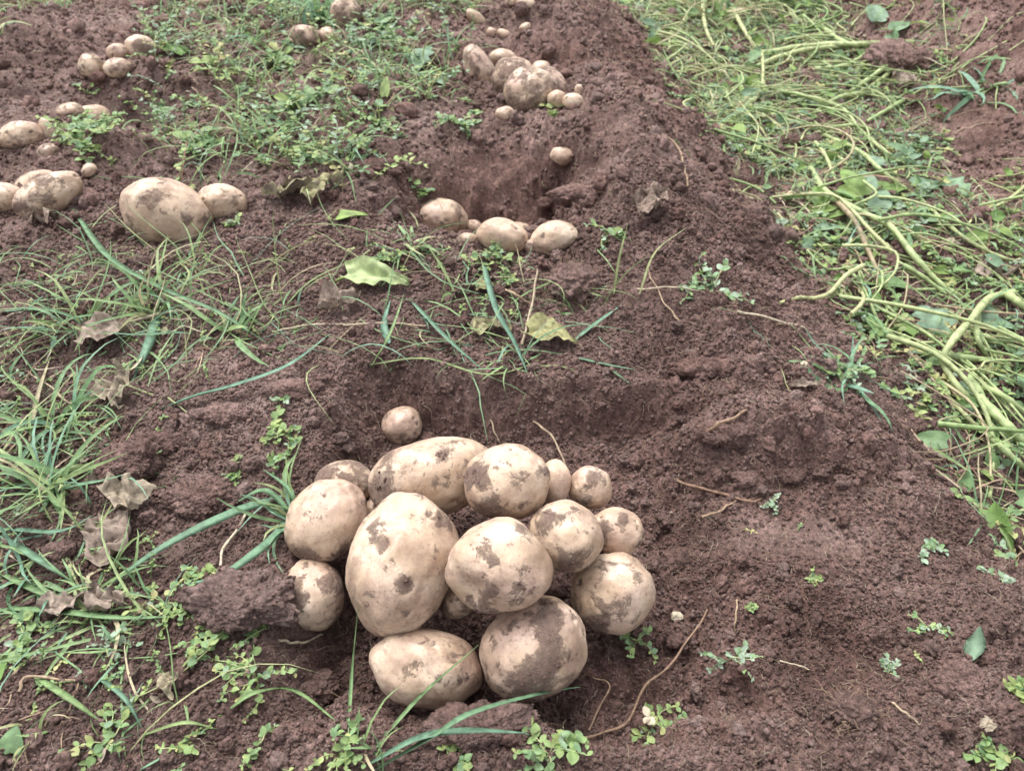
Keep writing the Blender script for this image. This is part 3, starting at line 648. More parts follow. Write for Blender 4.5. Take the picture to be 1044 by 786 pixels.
x, y = scatter([(-400, 30), (-200, -80), (95, -80), (60, 10), (0, 75)], 1500, -.4); grass_field(mbg, x, y, (.05, .13), (.003, .006), (.4, .2))
x, y = scatter([(270, 25), (300, -40), (380, -40), (350, 30)], 900, -.3); grass_field(mbg, x, y, (.06, .16), (.003, .006), (.7, .2))
tag(mbg.build('grass', M['grass']), 'thin green grass growing through the weeds between the rows', 'grass', None, 'stuff')
# 2. left foreground grass
lg = [(-500, 820), (-300, 260), (60, 240), (300, 300), (330, 340), (230, 360), (140, 400), (120, 460), (100, 560), (170, 620), (190, 720), (150, 820)]
mbg = MB(); x, y = scatter(lg, 2000, -.05, 8, 64); grass_field(mbg, x, y, (.03, .10), (.0012, .0032), (.55, .24), (.1, 1.0), 1.3)
x, y = scatter([(-300, 650), (-250, 390), (60, 370), (108, 430), (100, 530), (150, 600), (60, 650)], 3400, -.05, 11, 65); grass_field(mbg, x, y, (.03, .09), (.0014, .0036), (.6, .2), (.1, 1.0), 1.4)
x, y = scatter([(20, 330), (60, 250), (150, 230), (230, 330), (140, 350)], 900, -.1, 11, 66); grass_field(mbg, x, y, (.05, .12), (.0015, .004), (.5, .2), (.3, 1.2), 1.2)
x, y = scatter([(370, 330), (370, 210), (460, 260), (560, 290), (640, 330), (520, 380), (380, 380)], 900, -.02, 11, 67); grass_field(mbg, x, y, (.02, .07), (.001, .0026), (.6, .2), (.1, .9), 1.2)
x, y = scatter(lg, 620, -.2, 5, 83); grass_field(mbg, x, y, (.09, .24), (.0011, .0028), (.55, .28), (.05, .8), .9)
x, y = scatter([(100, 420), (60, 230), (240, 250), (480, 225), (640, 330), (560, 385), (330, 380), (230, 380)], 950, -.15, 5, 84); grass_field(mbg, x, y, (.06, .19), (.0010, .0024), (.5, .28), (.05, .8), .9)
x, y = scatter([(560, 380), (600, 230), (760, 270), (900, 390), (860, 430), (700, 350)], 190, -.1, 5, 85); grass_field(mbg, x, y, (.04, .12), (.0009, .002), (.45, .3), (.05, .6), .9)
tag(mbg.build('grass', M['grass']), 'matted blue-green grass on the left beside the near hole', 'grass', None, 'stuff')
mbl = MB(); mbs = MB()
x, y = scatter([(-300, 820), (-200, 400), (0, 260), (400, 250), (380, 330), (230, 380), (150, 480), (170, 600), (210, 680), (330, 820)], 1150, .0, 9, 68); sprigs(mbs, mbl, x, y, (.012, .035), (.003, .0062), (.5, .2), LT_O, 5)
x, y = scatter([(390, 262), (400, 215), (470, 245), (560, 265), (640, 300), (620, 345), (450, 330)], 520, .0, 11, 69); sprigs(mbs, mbl, x, y, (.012, .035), (.004, .008), (.5, .2), LT_O, 5)
x, y = scatter([(640, 820), (660, 620), (800, 450), (1100, 480), (1300, 820)], 42, .0, 9, 70); sprigs(mbs, mbl, x, y, (.006, .018), (.003, .005), (.5, .2), LT_O, 4)
mbl.v += mbs.v; mbl.f += [f+mbl.n for f in mbs.f]; mbl.a += mbs.a; mbl.n += mbs.n
tag(mbl.build('seedling_weeds', M['weed']), 'tiny seedling weeds dotted over the near soil', 'weeds', None, 'stuff')
# 3. right furrow cover
rf = [(1500, 620), (1300, 560), (1050, 500), (985, 420), (915, 330), (860, 255), (820, 190), (770, 130), (720, 90), (690, 40), (655, 0), (600, -80), (860, -80), (960, -20), (985, 10), (990, 60), (975, 115), (1150, 118), (1500, 118)]
mbg = MB(); x, y = scatter(rf, 2300, -.02, 6, 71); grass_field(mbg, x, y, (.03, .14), (.0015, .0038), (.52, .26), (.0, .9), 1.0)
x, y = scatter([(655, 0), (600, -80), (860, -80), (800, 20), (800, 70), (740, 110), (700, 60)], 1500, -.4, 6, 72); grass_field(mbg, x, y, (.05, .15), (.002, .005), (.3, .2), (.1, .9), 1.0)
tag(mbg.build('grass', M['grass']), 'fine pale grass filling the furrow on the right', 'grass', None, 'stuff')
mb = MB(); x, y = scatter(rf, 430, -.1, 4, 86)
for i in range(len(x)):
    th = rnd.choice([rnd.gauss(-.8, .5), rnd.gauss(.1, .5), rnd.uniform(0, 6.28)]); L = rnd.uniform(.10, .36); e = rnd.uniform(0, .45); z0 = float(hz(x[i], y[i]))+rnd.uniform(0, .035); P = [np.array([x[i], y[i], z0])]; cv = rnd.gauss(0, .2)
    for k in range(5):
        th += cv+rnd.gauss(0, .12)+(rnd.gauss(0, .7) if rnd.random() < .12 else 0); e -= .14; q = P[-1]+np.array([math.cos(th)*math.cos(e), math.sin(th)*math.cos(e), math.sin(e)])*L/5
        q[2] = max(q[2], float(hz(q[0], q[1]))+.004); P.append(q)
    tube(mb, spline(P, 18), rnd.uniform(.0009, .0026) if i % 4 else rnd.uniform(.0026, .0042), 6, min(1, max(0, rnd.gauss(.58, .26))), np.linspace(1.1, .6, len(spline(P, 18))))
tag(mb.build('tangled_stems', M['stem']), 'tangled heap of thin pale cut stems in the right furrow', 'cut stems', None, 'stuff')
mb = MB(); x, y = scatter(rf, 330, -.05, 5, 87); n = len(x); th = RNG.uniform(0, 6.28, n); L = RNG.uniform(.018, .055, n)
leaves(mb, np.stack([x, y, hz(x, y)+RNG.uniform(.008, .03, n)], 1), np.stack([np.cos(th), np.sin(th), RNG.uniform(-.3, .6, n)], 1), L, L*RNG.uniform(.45, .8, n), RNG.normal(0, .7, n), RNG.uniform(.3, 1, n), LT_H)
tag(mb.build('wilted_foliage', M['broad']), 'limp wilted green leaves tangled among the cut stems', 'wilted leaves', None, 'stuff')
mbl = MB(); mbs = MB(); x, y = scatter(rf, 1900, -.05, 5, 73); sprigs(mbs, mbl, x, y, (.02, .07), (.007, .016), (.55, .28), LT_S, 6, (.1, .8))
x, y = scatter([(960, 130), (1000, 110), (1300, 110), (1300, 250), (1000, 250)], 600, -.1, 6, 74); sprigs(mbs, mbl, x, y, (.02, .05), (.006, .012), (.6, .2), LT_S, 6)
mbl.v += mbs.v; mbl.f += [f+mbl.n for f in mbs.f]; mbl.a += mbs.a; mbl.n += mbs.n
tag(mbl.build('furrow_weeds', M['weed']), 'leafy weeds carpeting the furrow on the right', 'weeds', None, 'stuff')
mb = MB(); x, y = scatter(rf, 1400, -.05, 5, 75); grass_field(mb, x, y, (.04, .16), (.0012, .003), (.45, .25), (-.1, .5), .7)
x, y = scatter(lg, 1300, -.15, 5, 76); grass_field(mb, x, y, (.02, .08), (.0008, .0022), (.5, .3), (-.1, .5), .7)
x, y = scatter(mid, 900, -.1, 5, 77); grass_field(mb, x, y, (.03, .10), (.0012, .003), (.5, .3), (-.1, .5), .7)
tag(mb.build('dry_straw', M['straw']), 'dry straw-coloured stalks littering the soil and furrow', 'straw', None, 'stuff')

mb = MB()
for poly, dn, sz in ((lg, 420, (.005, .016)), (rf, 420, (.010, .028)), (mid, 160, (.01, .024)), ([(300, 400), (330, 250), (620, 260), (760, 330), (640, 390)], 160, (.003, .010)), ([(640, 800), (640, 420), (950, 420), (1150, 800)], 70, (.002, .006))):
    x, y = scatter(poly, dn, -.1, 9, 78); n = len(x); th = RNG.uniform(0, 6.28, n); L = RNG.uniform(*sz, n)
    leaves(mb, np.stack([x, y, hz(x, y)+.003], 1), np.stack([np.cos(th), np.sin(th), RNG.uniform(-.1, .5, n)], 1), L, L*RNG.uniform(.3, .8, n), RNG.normal(0, .6, n), RNG.random(n), LT_O)
tag(mb.build('leaf_litter', M['dry']), 'small brown scraps of dead leaf strewn between the weeds', 'leaf litter', None, 'stuff')

# ------------------------------------------------------------------ single plants and litter
def path(pts, lift, n=26, ends=(0.0, 0.0)):
    """photo points dropped onto the soil, raised by an arch of the given height (m)"""
    H = [hit(*p) for p in pts]; m = len(H); out = []
    for i, h in enumerate(H):
        t = i/(m-1); z = lift*math.sin(math.pi*t)+ends[0]*(1-t)+ends[1]*t+.0015
        d = h-np.array([0, 0, CAM_H]); k = z/(-d[2]); out.append(h-d*k if False else h+np.array([0, 0, z])+np.array([0, -0.0, 0]))
    # keep where the eye sees it: slide lifted points back along the view ray
    res = []
    for p, h, q in zip(out, H, pts):
        d = ray(*q); k = (p[2]-CAM_H)/d[2]; res.append(np.array([d[0]*k, d[1]*k, p[2]]))
    Q = spline(res, n); Q[:, 2] = np.maximum(Q[:, 2], hz(Q[:, 0], Q[:, 1])+.0008); return Q
def one_blade(pts, wpx, label, tint=.8, lift=.012, roll=.1, ends=(0, 0), group='single grass blades', matn='grass', cat='grass stalk'):
    P = path(pts, lift, 28, ends); k = np.linalg.norm(P[len(P)//2]-[0, 0, CAM_H]); mb = MB(); blade(mb, P, wpx*k/FPX*1.1, tint, roll)
    return tag(mb.build('grass_stalk', M[matn], origin=P[0]), label, cat, group)
one_blade([(163, 418), (200, 404), (241, 393), (295, 372), (337, 340)], 9, 'broad blue-green blade arching over the soil left above the near heap', 1, .02, .2)
one_blade([(74, 213), (110, 262), (168, 296), (221, 318), (271, 349)], 7, 'long blade slanting down right from below the isolated pair', .8, .03)
one_blade([(0, 318), (50, 317), (94, 331)], 6, 'pale blade lying flat at the left edge, upper one', .9, .01)
one_blade([(163, 318), (150, 355), (135, 388)], 8, 'short broad blade pointing at the curled dry leaf', .95, .012)
one_blade([(490, 258), (504, 312), (524, 349), (538, 381)], 7, 'steep blue blade crossing left of the olive leaf', 1, .025)
one_blade([(418, 306), (455, 345), (493, 378)], 6, 'slanting blade running down right beside the bright green leaf', .95, .015)
one_blade([(377, 372), (434, 366), (500, 382), (562, 364)], 4.5, 'thin pale runner bowing along the rim of the near hole', .3, .006)
one_blade([(586, 347), (608, 330), (634, 311)], 6, 'short upright-slanting blade right of the olive leaf', .95, .012)
one_blade([(588, 365), (618, 372), (648, 377)], 5, 'dark thin blade lying right of the olive leaf', .9, .006)
one_blade([(612, 372), (628, 381), (643, 392)], 4, 'tiny blade forking below the dark thin one', .8, .005)
one_blade([(378, 375), (398, 340), (412, 300)], 4, 'thin green shoot rising below the bright green leaf', .5, .02, ends=(0, .02))
one_blade([(397, 350), (392, 330), (398, 306)], 7, 'short blue blade below the bright green leaf', 1, .01)
one_blade([(355, 756), (359, 690), (365, 618)], 4.5, 'upright narrow blade before the heap at the smooth oval potato', .6, .0, .8, (0, .13))
one_blade([(377, 770), (427, 712), (488, 657)], 5, 'long slanting blade crossing the smooth oval potato', .6, .02, .3, (0, .135))
one_blade([(384, 784), (440, 752), (484, 726), (560, 705), (592, 700)], 7, 'broad arching blade in front of the ragged clod', .85, .04, .2, (0, .06))
one_blade([(378, 778), (430, 752), (480, 745), (538, 747)], 9, 'broad grey-green blade lying flat before the ragged clod', .95, .035, .2, (0, .03))
one_blade([(235, 722), (262, 706), (302, 705), (349, 740)], 6, 'bright blade looping over at the lower left of the heap', .5, .03)
one_blade([(300, 520), (282, 545), (255, 568), (221, 588), (174, 599)], 8, 'long broad blade curving left past the big clod', .9, .02)
one_blade([(290, 506), (235, 524), (161, 561), (100, 606)], 8, 'longest left blade, running from the heap down to the dry leaves', .9, .02)
one_blade([(0, 539), (60, 542), (97, 524)], 6, 'blade bowing up at the left edge beside the dry leaves', .95, .015)
one_blade([(0, 546), (44, 574), (74, 593)], 7, 'thick blade slanting down from the left edge', .9, .01)
one_blade([(0, 584), (40, 604), (86, 619)], 6, 'light green blade at the left edge under the thick slanting one', .6, .01)
one_blade([(0, 620), (60, 624), (120, 630), (186, 628)], 7, 'long level blade lying below the dry leaves', .65, .012)
one_blade([(97, 688), (127, 712), (145, 742)], 4.5, 'thin blue blade in the lower left soil', .95, .008)
one_blade([(147, 749), (188, 737), (222, 743)], 4.5, 'pale bowed blade in the bottom left', .35, .015)
one_blade([(36, 690), (70, 712), (104, 736)], 6, 'thick green stalk with a broken tip in the bottom left', .45, .012)
one_blade([(298, 522), (296, 500), (268, 478)], 5, 'blade bending left from the tuft by the heap', .8, .02)
one_blade([(298, 524), (270, 500), (236, 515)], 5, 'second blade bending left from the tuft by the heap, the lower one', .8, .015)
one_blade([(990, 673), (996, 655), (999, 638)], 14, 'flat blue-green leaf sliver standing in the right soil', 1, .0, .5, (0, .02), matn='broad')
one_blade([(626, 300), (632, 262), (640, 228)], 3, 'thin upright stalk above the second root clump', .2, .0, .2, (0, .06))
one_blade([(652, 300), (668, 258), (700, 232)], 3, 'thin leaning pale stalk right of the potatoes row', .15, .0, .2, (0, .05))
one_blade([(185, 192), (187, 166), (191, 142)], 4, 'dry white stalk standing above the isolated pair', 0, .0, .2, (0, .05), 'single dry stalks', 'straw', 'dry stalk')
one_blade([(120, 386), (140, 372), (148, 352)], 5, 'stiff straw sliver beside the curled dry leaf', 1, .005, .2, (0, .01), 'single dry stalks', 'straw', 'dry stalk')
one_blade([(30, 450), (40, 400), (52, 362)], 5, 'yellow dead blade in the left grass', .0, .01)
def stalk(name, pts, rpx, label, tint, m='stem', lift=.01, group='cut stems and runners', cat='stem', ends=(0, 0), wig=0, leafs=()):
    P = path(pts, lift, 40, ends); k = np.linalg.norm(P[len(P)//2]-[0, 0, CAM_H]); r = rpx*k/FPX/2
    if wig:
        wig = min(wig, .035*float(np.linalg.norm(P[-1]-P[0])))
        t = np.arange(len(P)); P[:, 0] += wig*perlin2(t*.12+pts[0][0], t*0.0+.3, 81); P[:, 1] += wig*perlin2(t*.12+pts[0][1], t*0.0+.6, 82)
    mb = MB(); n = len(P); tp = (1-.35*np.linspace(0, 1, n))*(1+.12*np.cos(np.linspace(0, 9*np.pi, n))); tube(mb, P, r, 8, tint, tp)
    if not leafs: return tag(mb.build(name, M[m], origin=P[0]), label, cat, group)
    root = empty(name, P[0], label, cat, group); mb.v = [v-P[0] for v in mb.v]; mb.build('stem', M[m], root)
    for (t, ln, az, ti) in leafs:
        lb = MB(); p = P[int(t*(n-1))]-P[0]; D = np.array([math.cos(az), math.sin(az), .25])
        tube(lb, spline([p, p+D*ln*.35], 6), r*.35, 5, .5)
        leaves(lb, (p+D*ln*.33)[None], D[None], ln, ln*.75, rnd.uniform(-.4, .4), ti, LT_H); lb.build('leaf', M['broad'], root)
    return root
HG = 'cut potato haulm stems in the right furrow'
def haulm(pts, r, label, tint=.55, lift=.02, ends=(0, 0), leafs=()): return stalk('haulm_stem', pts, r, label, tint, 'stem', lift, HG, 'plant stem', ends, 0, leafs)
haulm([(772, 56), (828, 47), (882, 45), (932, 43)], 6, 'long level pale stem at the top of the furrow', .5, .03)
haulm([(758, 74), (805, 55), (850, 48), (905, 47)], 5, 'pale stem just under the long level one, its left end lower', .45, .025)
haulm([(836, 26), (862, 44), (897, 48)], 5, 'short stem meeting the long level one from above', .6, .03)
haulm([(831, 71), (862, 67), (888, 52)], 5, 'short upcurved stem below the long level one', .7, .02)
haulm([(929, 47), (895, 74), (855, 102)], 5, 'stem slanting down left from the root lump', .6, .03)
haulm([(925, 53), (900, 80), (872, 97)], 4.5, 'thinner twin of the stem slanting from the root lump', .5, .02)
haulm([(888, 95), (855, 100), (825, 119)], 5.5, 'stem continuing left towards the far soil shoulder', .7, .02)
haulm([(926, 100), (905, 112), (884, 124)], 4.5, 'short bright stem in the middle of the furrow', .8, .02)
haulm([(774, 87), (770, 100), (756, 112), (758, 128)], 6, 'bent stem hugging the soil edge', .6, .02)
haulm([(826, 172), (845, 198), (882, 218), (908, 231), (932, 261), (962, 292), (992, 310)], 7, 'longest curving stem running down the furrow', .6, .03)
haulm([(801, 203), (838, 198), (868, 221), (888, 262), (900, 290)], 6, 'brownish bowed stem on the soil edge', .02, .03)
haulm([(831, 134), (875, 154), (895, 171), (924, 194)], 5, 'slender stem crossing the furrow above the big leaves', .6, .03)
haulm([(878, 134), (902, 154), (920, 166)], 4, 'short slender stem above and right of the crossing one', .45, .02)
haulm([(824, 137), (841, 158), (852, 186)], 4, 'thin stem hanging down left of the bright leaf', .5, .02)
haulm([(716, -6), (719, 27), (732, 56)], 4, 'thin yellowish stalk at the top of the soil edge', .3, .03)
haulm([(746, 8), (758, 30), (772, 52)], 4.5, 'leaning yellowish stalk right of the thin one at the top', .35, .03)
haulm([(777, 54), (778, 72), (777, 90)], 3.5, 'straight pale stalk below the left end of the level stem', .35, .02)
haulm([(775, 90), (820, 98), (860, 112), (880, 140)], 4.5, 'stem bowing down from the bent one', .55, .02)
haulm([(778, 115), (830, 130), (870, 128), (895, 135)], 4.5, 'level stem across the middle of the furrow', .65, .015)
haulm([(800, 150), (850, 158), (872, 178)], 4, 'thin stem above the brownish bowed one', .4, .015)
haulm([(1033, 299), (1009, 304), (989, 327), (970, 349), (962, 369), (979, 397), (998, 416)], 8, 'thick stem arching in an S at the right edge', .5, .05)
haulm([(929, 358), (969, 363), (1024, 369)], 8, 'thick level stem at the right edge', .7, .02)
haulm([(999, 317), (996, 342), (1008, 368)], 6, 'short stem hanging inside the arch', .6, .03)
haulm([(982, 377), (1002, 409), (1029, 436), (1050, 462)], 11, 'thickest stem running off the right edge', .7, .03)
haulm([(960, 398), (989, 428), (1004, 442)], 5, 'stem end under the arching one', .4, .015)
haulm([(1024, 298), (1038, 308), (1052, 320)], 8, 'stem leaving the arch for the right edge', .55, .03)
haulm([(1000, 436), (1029, 463), (1052, 484)], 7, 'lowest stem at the right edge', .65, .02)
haulm([(994, 392), (1020, 402), (1050, 425)], 7, 'stem above the thickest one at the right edge', .6, .03)
haulm([(900, 262), (930, 275), (965, 300)], 5, 'thin stem left of the longest curving one', .75, .02)
haulm([(940, 205), (980, 240), (1020, 262), (1050, 268)], 4, 'slim stem right of the pale leaves', .5, .02)
haulm([(985, 330), (1010, 345), (1046, 350)], 5, 'short stem crossing behind the arch', .6, .02)
RG = 'bare roots and runners on the soil'
def rootlet(pts, r, label, tint=.4, lift=.006, ends=(0, 0), wig=.004): return stalk('root', pts, r, label, tint, 'straw', lift, RG, 'root', ends, wig)
rootlet([(544, 430), (565, 446), (578, 482)], 2.5, 'pale curled root dangling onto the heap from the soil wall', .6, .012)
rootlet([(500, 428), (506, 445), (512, 456)], 2, 'short thin root above the crescent-marked potato', .6)
rootlet([(252, 520), (228, 560), (221, 590), (228, 611), (250, 614)], 3, 'white hooked root lying over the big clod', .9, .01)
rootlet([(590, 752), (632, 738), (662, 695), (700, 655), (722, 622)], 3, 'long thin brown twig right of the heap', .2, .008)
rootlet([(752, 612), (750, 630), (748, 648)], 2, 'small pinkish upright root in the right soil', .5, .01)
rootlet([(285, 652), (305, 655), (328, 647)], 3, 'white rootlet tip below the lower left potato', .95)
rootlet([(690, 490), (720, 500), (765, 510), (775, 508)], 3.5, 'brown root lying along the shelf', .1)
rootlet([(716, 528), (735, 520), (750, 510)], 3, 'short root under the shelf root', .3)
rootlet([(715, 443), (735, 432), (762, 418)], 4.5, 'stubby root sticking out of the right wall', .2, .012)
rootlet([(795, 673), (810, 677), (825, 682)], 1.8, 'pinkish straw in the lower right soil', .8)
rootlet([(910, 716), (925, 728), (938, 738)], 2.5, 'grey-brown straw beside the charred root clump', .6)
rootlet([(600, 744), (620, 700), (605, 690)], 2, 'hair-thin root in front of the muddiest potato', .3)
rootlet([(925, 358), (949, 383), (976, 422)], 3.5, 'tan root strand hanging on the right shoulder', .7, .01)
rootlet([(930, 356), (960, 385), (990, 430), (985, 450)], 3, 'second tan strand beside the hanging one', .6, .01, wig=.01)
rootlet([(926, 362), (940, 392), (968, 412)], 2.5, 'short tan strand left of the hanging one', .8, .01, wig=.01)
rootlet([(20, 705), (30, 690), (100, 695)], 3, 'dry dead stalk in the bottom left', .5)
rootlet([(110, 395), (75, 410), (30, 380)], 2.5, 'dry bent straw left of the curled leaf', .7, .01)
rootlet([(120, 332), (165, 320), (200, 316), (230, 318)], 3, 'yellow straw lying across the left grass', .95, .01, wig=.002)
rootlet([(275, 340), (310, 332), (350, 331)], 2.5, 'pale straw left of the rim runner', .85, .006, wig=.002)
rootlet([(350, 332), (395, 330), (440, 333)], 2.8, 'thin straw lying under the bright leaf', .7, .008, wig=.002)
rootlet([(532, 352), (542, 312), (548, 275)], 3, 'upright straw stalk beside the olive leaf', .7, .0, (0, .04), .001)
rootlet([(505, 292), (525, 300), (540, 310)], 3.5, 'grey dry twig between the blue blade and the straw stalk', .5)
rootlet([(648, 295), (690, 293), (730, 300)], 2, 'thin runner right of the root clump', .8, .008)
rootlet([(752, 317), (790, 326), (828, 340)], 2.6, 'pale runner on the right shoulder', .95, .01, wig=.002)
rootlet([(660, 130), (690, 150), (700, 190)], 3, 'dry rootlet on the upper shoulder', .4)
rootlet([(700, 335), (680, 310), (660, 275)], 2, 'curved root hair right of the blades', .5)
def leafobj(px, py, L, Wp, az, label, matn='broad', tint=.6, tilt=.3, lift=.006, tpl=LT_H, crump=.0, group='broad leaves', cat='leaf', name='leaf', roll=0.0, stalkL=0):
    g = hit(px, py); k = np.linalg.norm(g-[0, 0, CAM_H]); ln = L*k/FPX; wd = Wp*k/FPX; a = math.radians(az)
    D = np.array([math.cos(a)*math.cos(tilt), math.sin(a)*math.cos(tilt), math.sin(tilt)]); mb = MB()
    leaves(mb, (g+[0, 0, lift]-D*ln*.5*np.array([1, 1, .3]))[None], D[None], ln, wd, roll, tint, tpl)
    V = mb.v[0]
    if crump:
        q = V/ln*2.6+px; V = V+np.stack([perlin3(q[:, 0], q[:, 1], q[:, 2], 91), perlin3(q[:, 0], q[:, 1], q[:, 2], 92), np.abs(perlin3(q[:, 0]*1.3, q[:, 1]*1.3, q[:, 2], 93))*1.6], 1)*crump*ln
        fin = V/ln*6; V = V+np.array([0, 0, 1.0])*perlin3(fin[:, 0], fin[:, 1], fin[:, 2], 94)[:, None]*crump*ln*.45
    V[:, 2] = np.maximum(V[:, 2], hz(V[:, 0], V[:, 1])+.001); mb.v[0] = V
    # thickness
    F = mb.f[0]; mb.add(V-np.array([0, 0, .0004]), F[:, ::-1]-0)
    if stalkL: tube(mb, spline([g+[0, 0, lift]-D*ln*.5, g+[0, 0, lift*.5]-D*ln*.75-[0, 0, .003], g-D*(ln*.5+stalkL*k/FPX)*np.array([1, 1, 0])], 10), ln*.02, 5, .3)
    return tag(mb.build(name, M[matn], origin=g), label, cat, group)
leafobj(388, 293, 62, 30, -12, 'bright green pointed leaf on the soil above the near hole', tint=.04, tilt=.05, roll=.35, stalkL=12, lift=.016, crump=.07, tpl=LT_D)
leafobj(356, 226, 36, 18, 10, 'small green leaf left of the second hole row', tint=.3)
leafobj(175, 55, 26, 18, 160, 'round green leaf beside the far left four potatoes', tint=.6)
leafobj(205, 67, 20, 24, 200, 'yellow-green leaf below the round one at the far left', tint=.2)
leafobj(866, 192, 34, 26, 110, 'glossy bright green leaf in the furrow', tint=.45, tilt=.5)
leafobj(880, 190, 26, 22, 80, 'bluish leaf touching the bright green one', tint=1, tilt=.5)
leafobj(908, 198, 30, 24, 10, 'dark green leaf lying right of the bluish one', tint=.5)
leafobj(945, 192, 30, 24, 15, 'pale silvery leaf, left half of a pair in the furrow', tint=1, tilt=.2)
leafobj(974, 194, 28, 24, -60, 'pale silvery leaf, right half of a pair in the furrow', tint=.95, tilt=.2, tpl=LT_L)
leafobj(896, 211, 26, 22, 60, 'whitish upturned leaf under the dark green one', tint=1, tilt=.6)
leafobj(845, 236, 20, 14, 0, 'small blue-green leaf on the soil edge', tint=1)
leafobj(884, 292, 30, 18, 165, 'fresh leaf at the foot of the shoulder, left of two', tint=.5)
leafobj(908, 295, 34, 24, -30, 'fresh leaf at the foot of the shoulder, right of two', tint=.7)
leafobj(947, 333, 36, 34, 100, 'lobed blue-green leaf near the arching stem', tint=1, tilt=.5, tpl=LT_L)
leafobj(1004, 324, 22, 20, 60, 'round dull leaf inside the arch', tint=.9, tilt=.4)
leafobj(1018, 335, 28, 20, -20, 'grey leaf right inside the arch', tint=.95, tilt=.2)
leafobj(1007, 474, 16, 14, 90, 'coin-round leaf at the foot of the lowest stem', tint=.7, tilt=.8)
leafobj(1005, 488, 14, 9, -80, 'little yellow-green leaf under the coin-round one', tint=.3)
leafobj(950, 230, 30, 16, -30, 'narrow leaf right of the whitish upturned one', tint=.8)
leafobj(920, 340, 20, 14, 140, 'tiny leaf left of the lobed one', tint=.5)
leafobj(890, 19, 24, 20, 90, 'dull leaf at the top of the furrow', tint=1, tilt=.5)
leafobj(918, 30, 22, 16, 40, 'second dull leaf at the top of the furrow, lower right', tint=.9, tilt=.3)
leafobj(18, 760, 20, 22, 90, 'round seedling leaf in the bottom left corner', tint=.8, tilt=.7)
leafobj(4, 690, 16, 14, 60, 'round seedling leaf at the left edge near the bottom', tint=.6, tilt=.7)
leafobj(430, 68, 30, 24, 60, 'silvery potato leaf in the weeds left of the far heap', tint=1, tilt=.7, tpl=LT_L)
leafobj(446, 88, 24, 18, -60, 'silvery leaf below its larger neighbour by the far heap', tint=1, tilt=.4)
leafobj(394, 96, 20, 10, 85, 'upright yellowing leaf among the middle weeds', tint=.15, tilt=.9)
DG = 'dry curled leaves'
def dryleaf(px, py, L, Wp, az, label, tint=.5, tilt=.2, crump=.22, roll=.0, lift=.008, tpl=LT_D): return leafobj(px, py, L, Wp, az, label, 'dry', tint, tilt, lift, tpl, crump, DG, 'dry leaf', 'dry_leaf', roll)
dryleaf(126, 412, 50, 30, -60, 'curled tan dry leaf above the knobbly clod', .6, .3, .3, .4)
dryleaf(115, 346, 56, 40, 20, 'large crumpled dead leaf in the left grass', .45, .1, .2)
dryleaf(125, 512, 48, 32, 160, 'grey folded dry leaf under the knobbly clod', .6, .3, .22)
dryleaf(116, 560, 58, 38, -70, 'brown hanging dry leaf left of the longest blade', .35, .2, .22)
dryleaf(562, 347, 52, 36, -10, 'mottled olive leaf with brown veins', 1.0, .1, .12)
dryleaf(505, 340, 48, 22, 15, 'dull greyish-green withered leaf left of the olive one', .85, .1, .15)
dryleaf(497, 298, 22, 14, 10, 'little yellowed leaf above the withered one', 1.0, .2, .1)
dryleaf(667, 213, 36, 30, 40, 'curled brown leaf on the soil right of the second hole', .15, .5, .35)
dryleaf(300, 205, 48, 22, 20, 'withered leaf right of the isolated pair', .8, .2, .3)
dryleaf(335, 196, 44, 22, 50, 'grey-green withered leaf near the second hole', .9, .3, .25)
dryleaf(115, 618, 34, 24, 0, 'dead leaf scrap below the brown hanging one', .4, .1, .3)
dryleaf(175, 705, 26, 16, -60, 'pointed leaf scrap in the lower left soil', .7, .2, .2)
dryleaf(350, 315, 40, 20, 30, 'brown leaf scrap left of the bright green leaf', .3, .2, .3)
dryleaf(70, 620, 36, 22, 30, 'tan leaf scrap at the lower left in the grass', .5, .1, .25)
dryleaf(1020, 285, 40, 24, 10, 'mat of dead leaf above the arching stem', .5, .1, .25)
dryleaf(820, 398, 30, 10, 20, 'flat brown husk on the right shoulder', .4, .05, .1)
dryleaf(925, 88, 26, 18, 20, 'dead leaf draped by the far root lump', .4, .2, .3)
dryleaf(1003, 742, 16, 12, 40, 'pale leaf scrap in the lower right corner', .6, .1, .2)
dryleaf(146, 625, 16, 10, 60, 'white chewed leaf scrap below the long level blade', .9, .3, .3)
dryleaf(48, 230, 30, 14, 10, 'brown scrap below the potatoes at the left edge', .2, .1, .3)
dryleaf(750, 178, 18, 6, 80, 'thin pale husk standing on the far shoulder', .7, .9, .1)
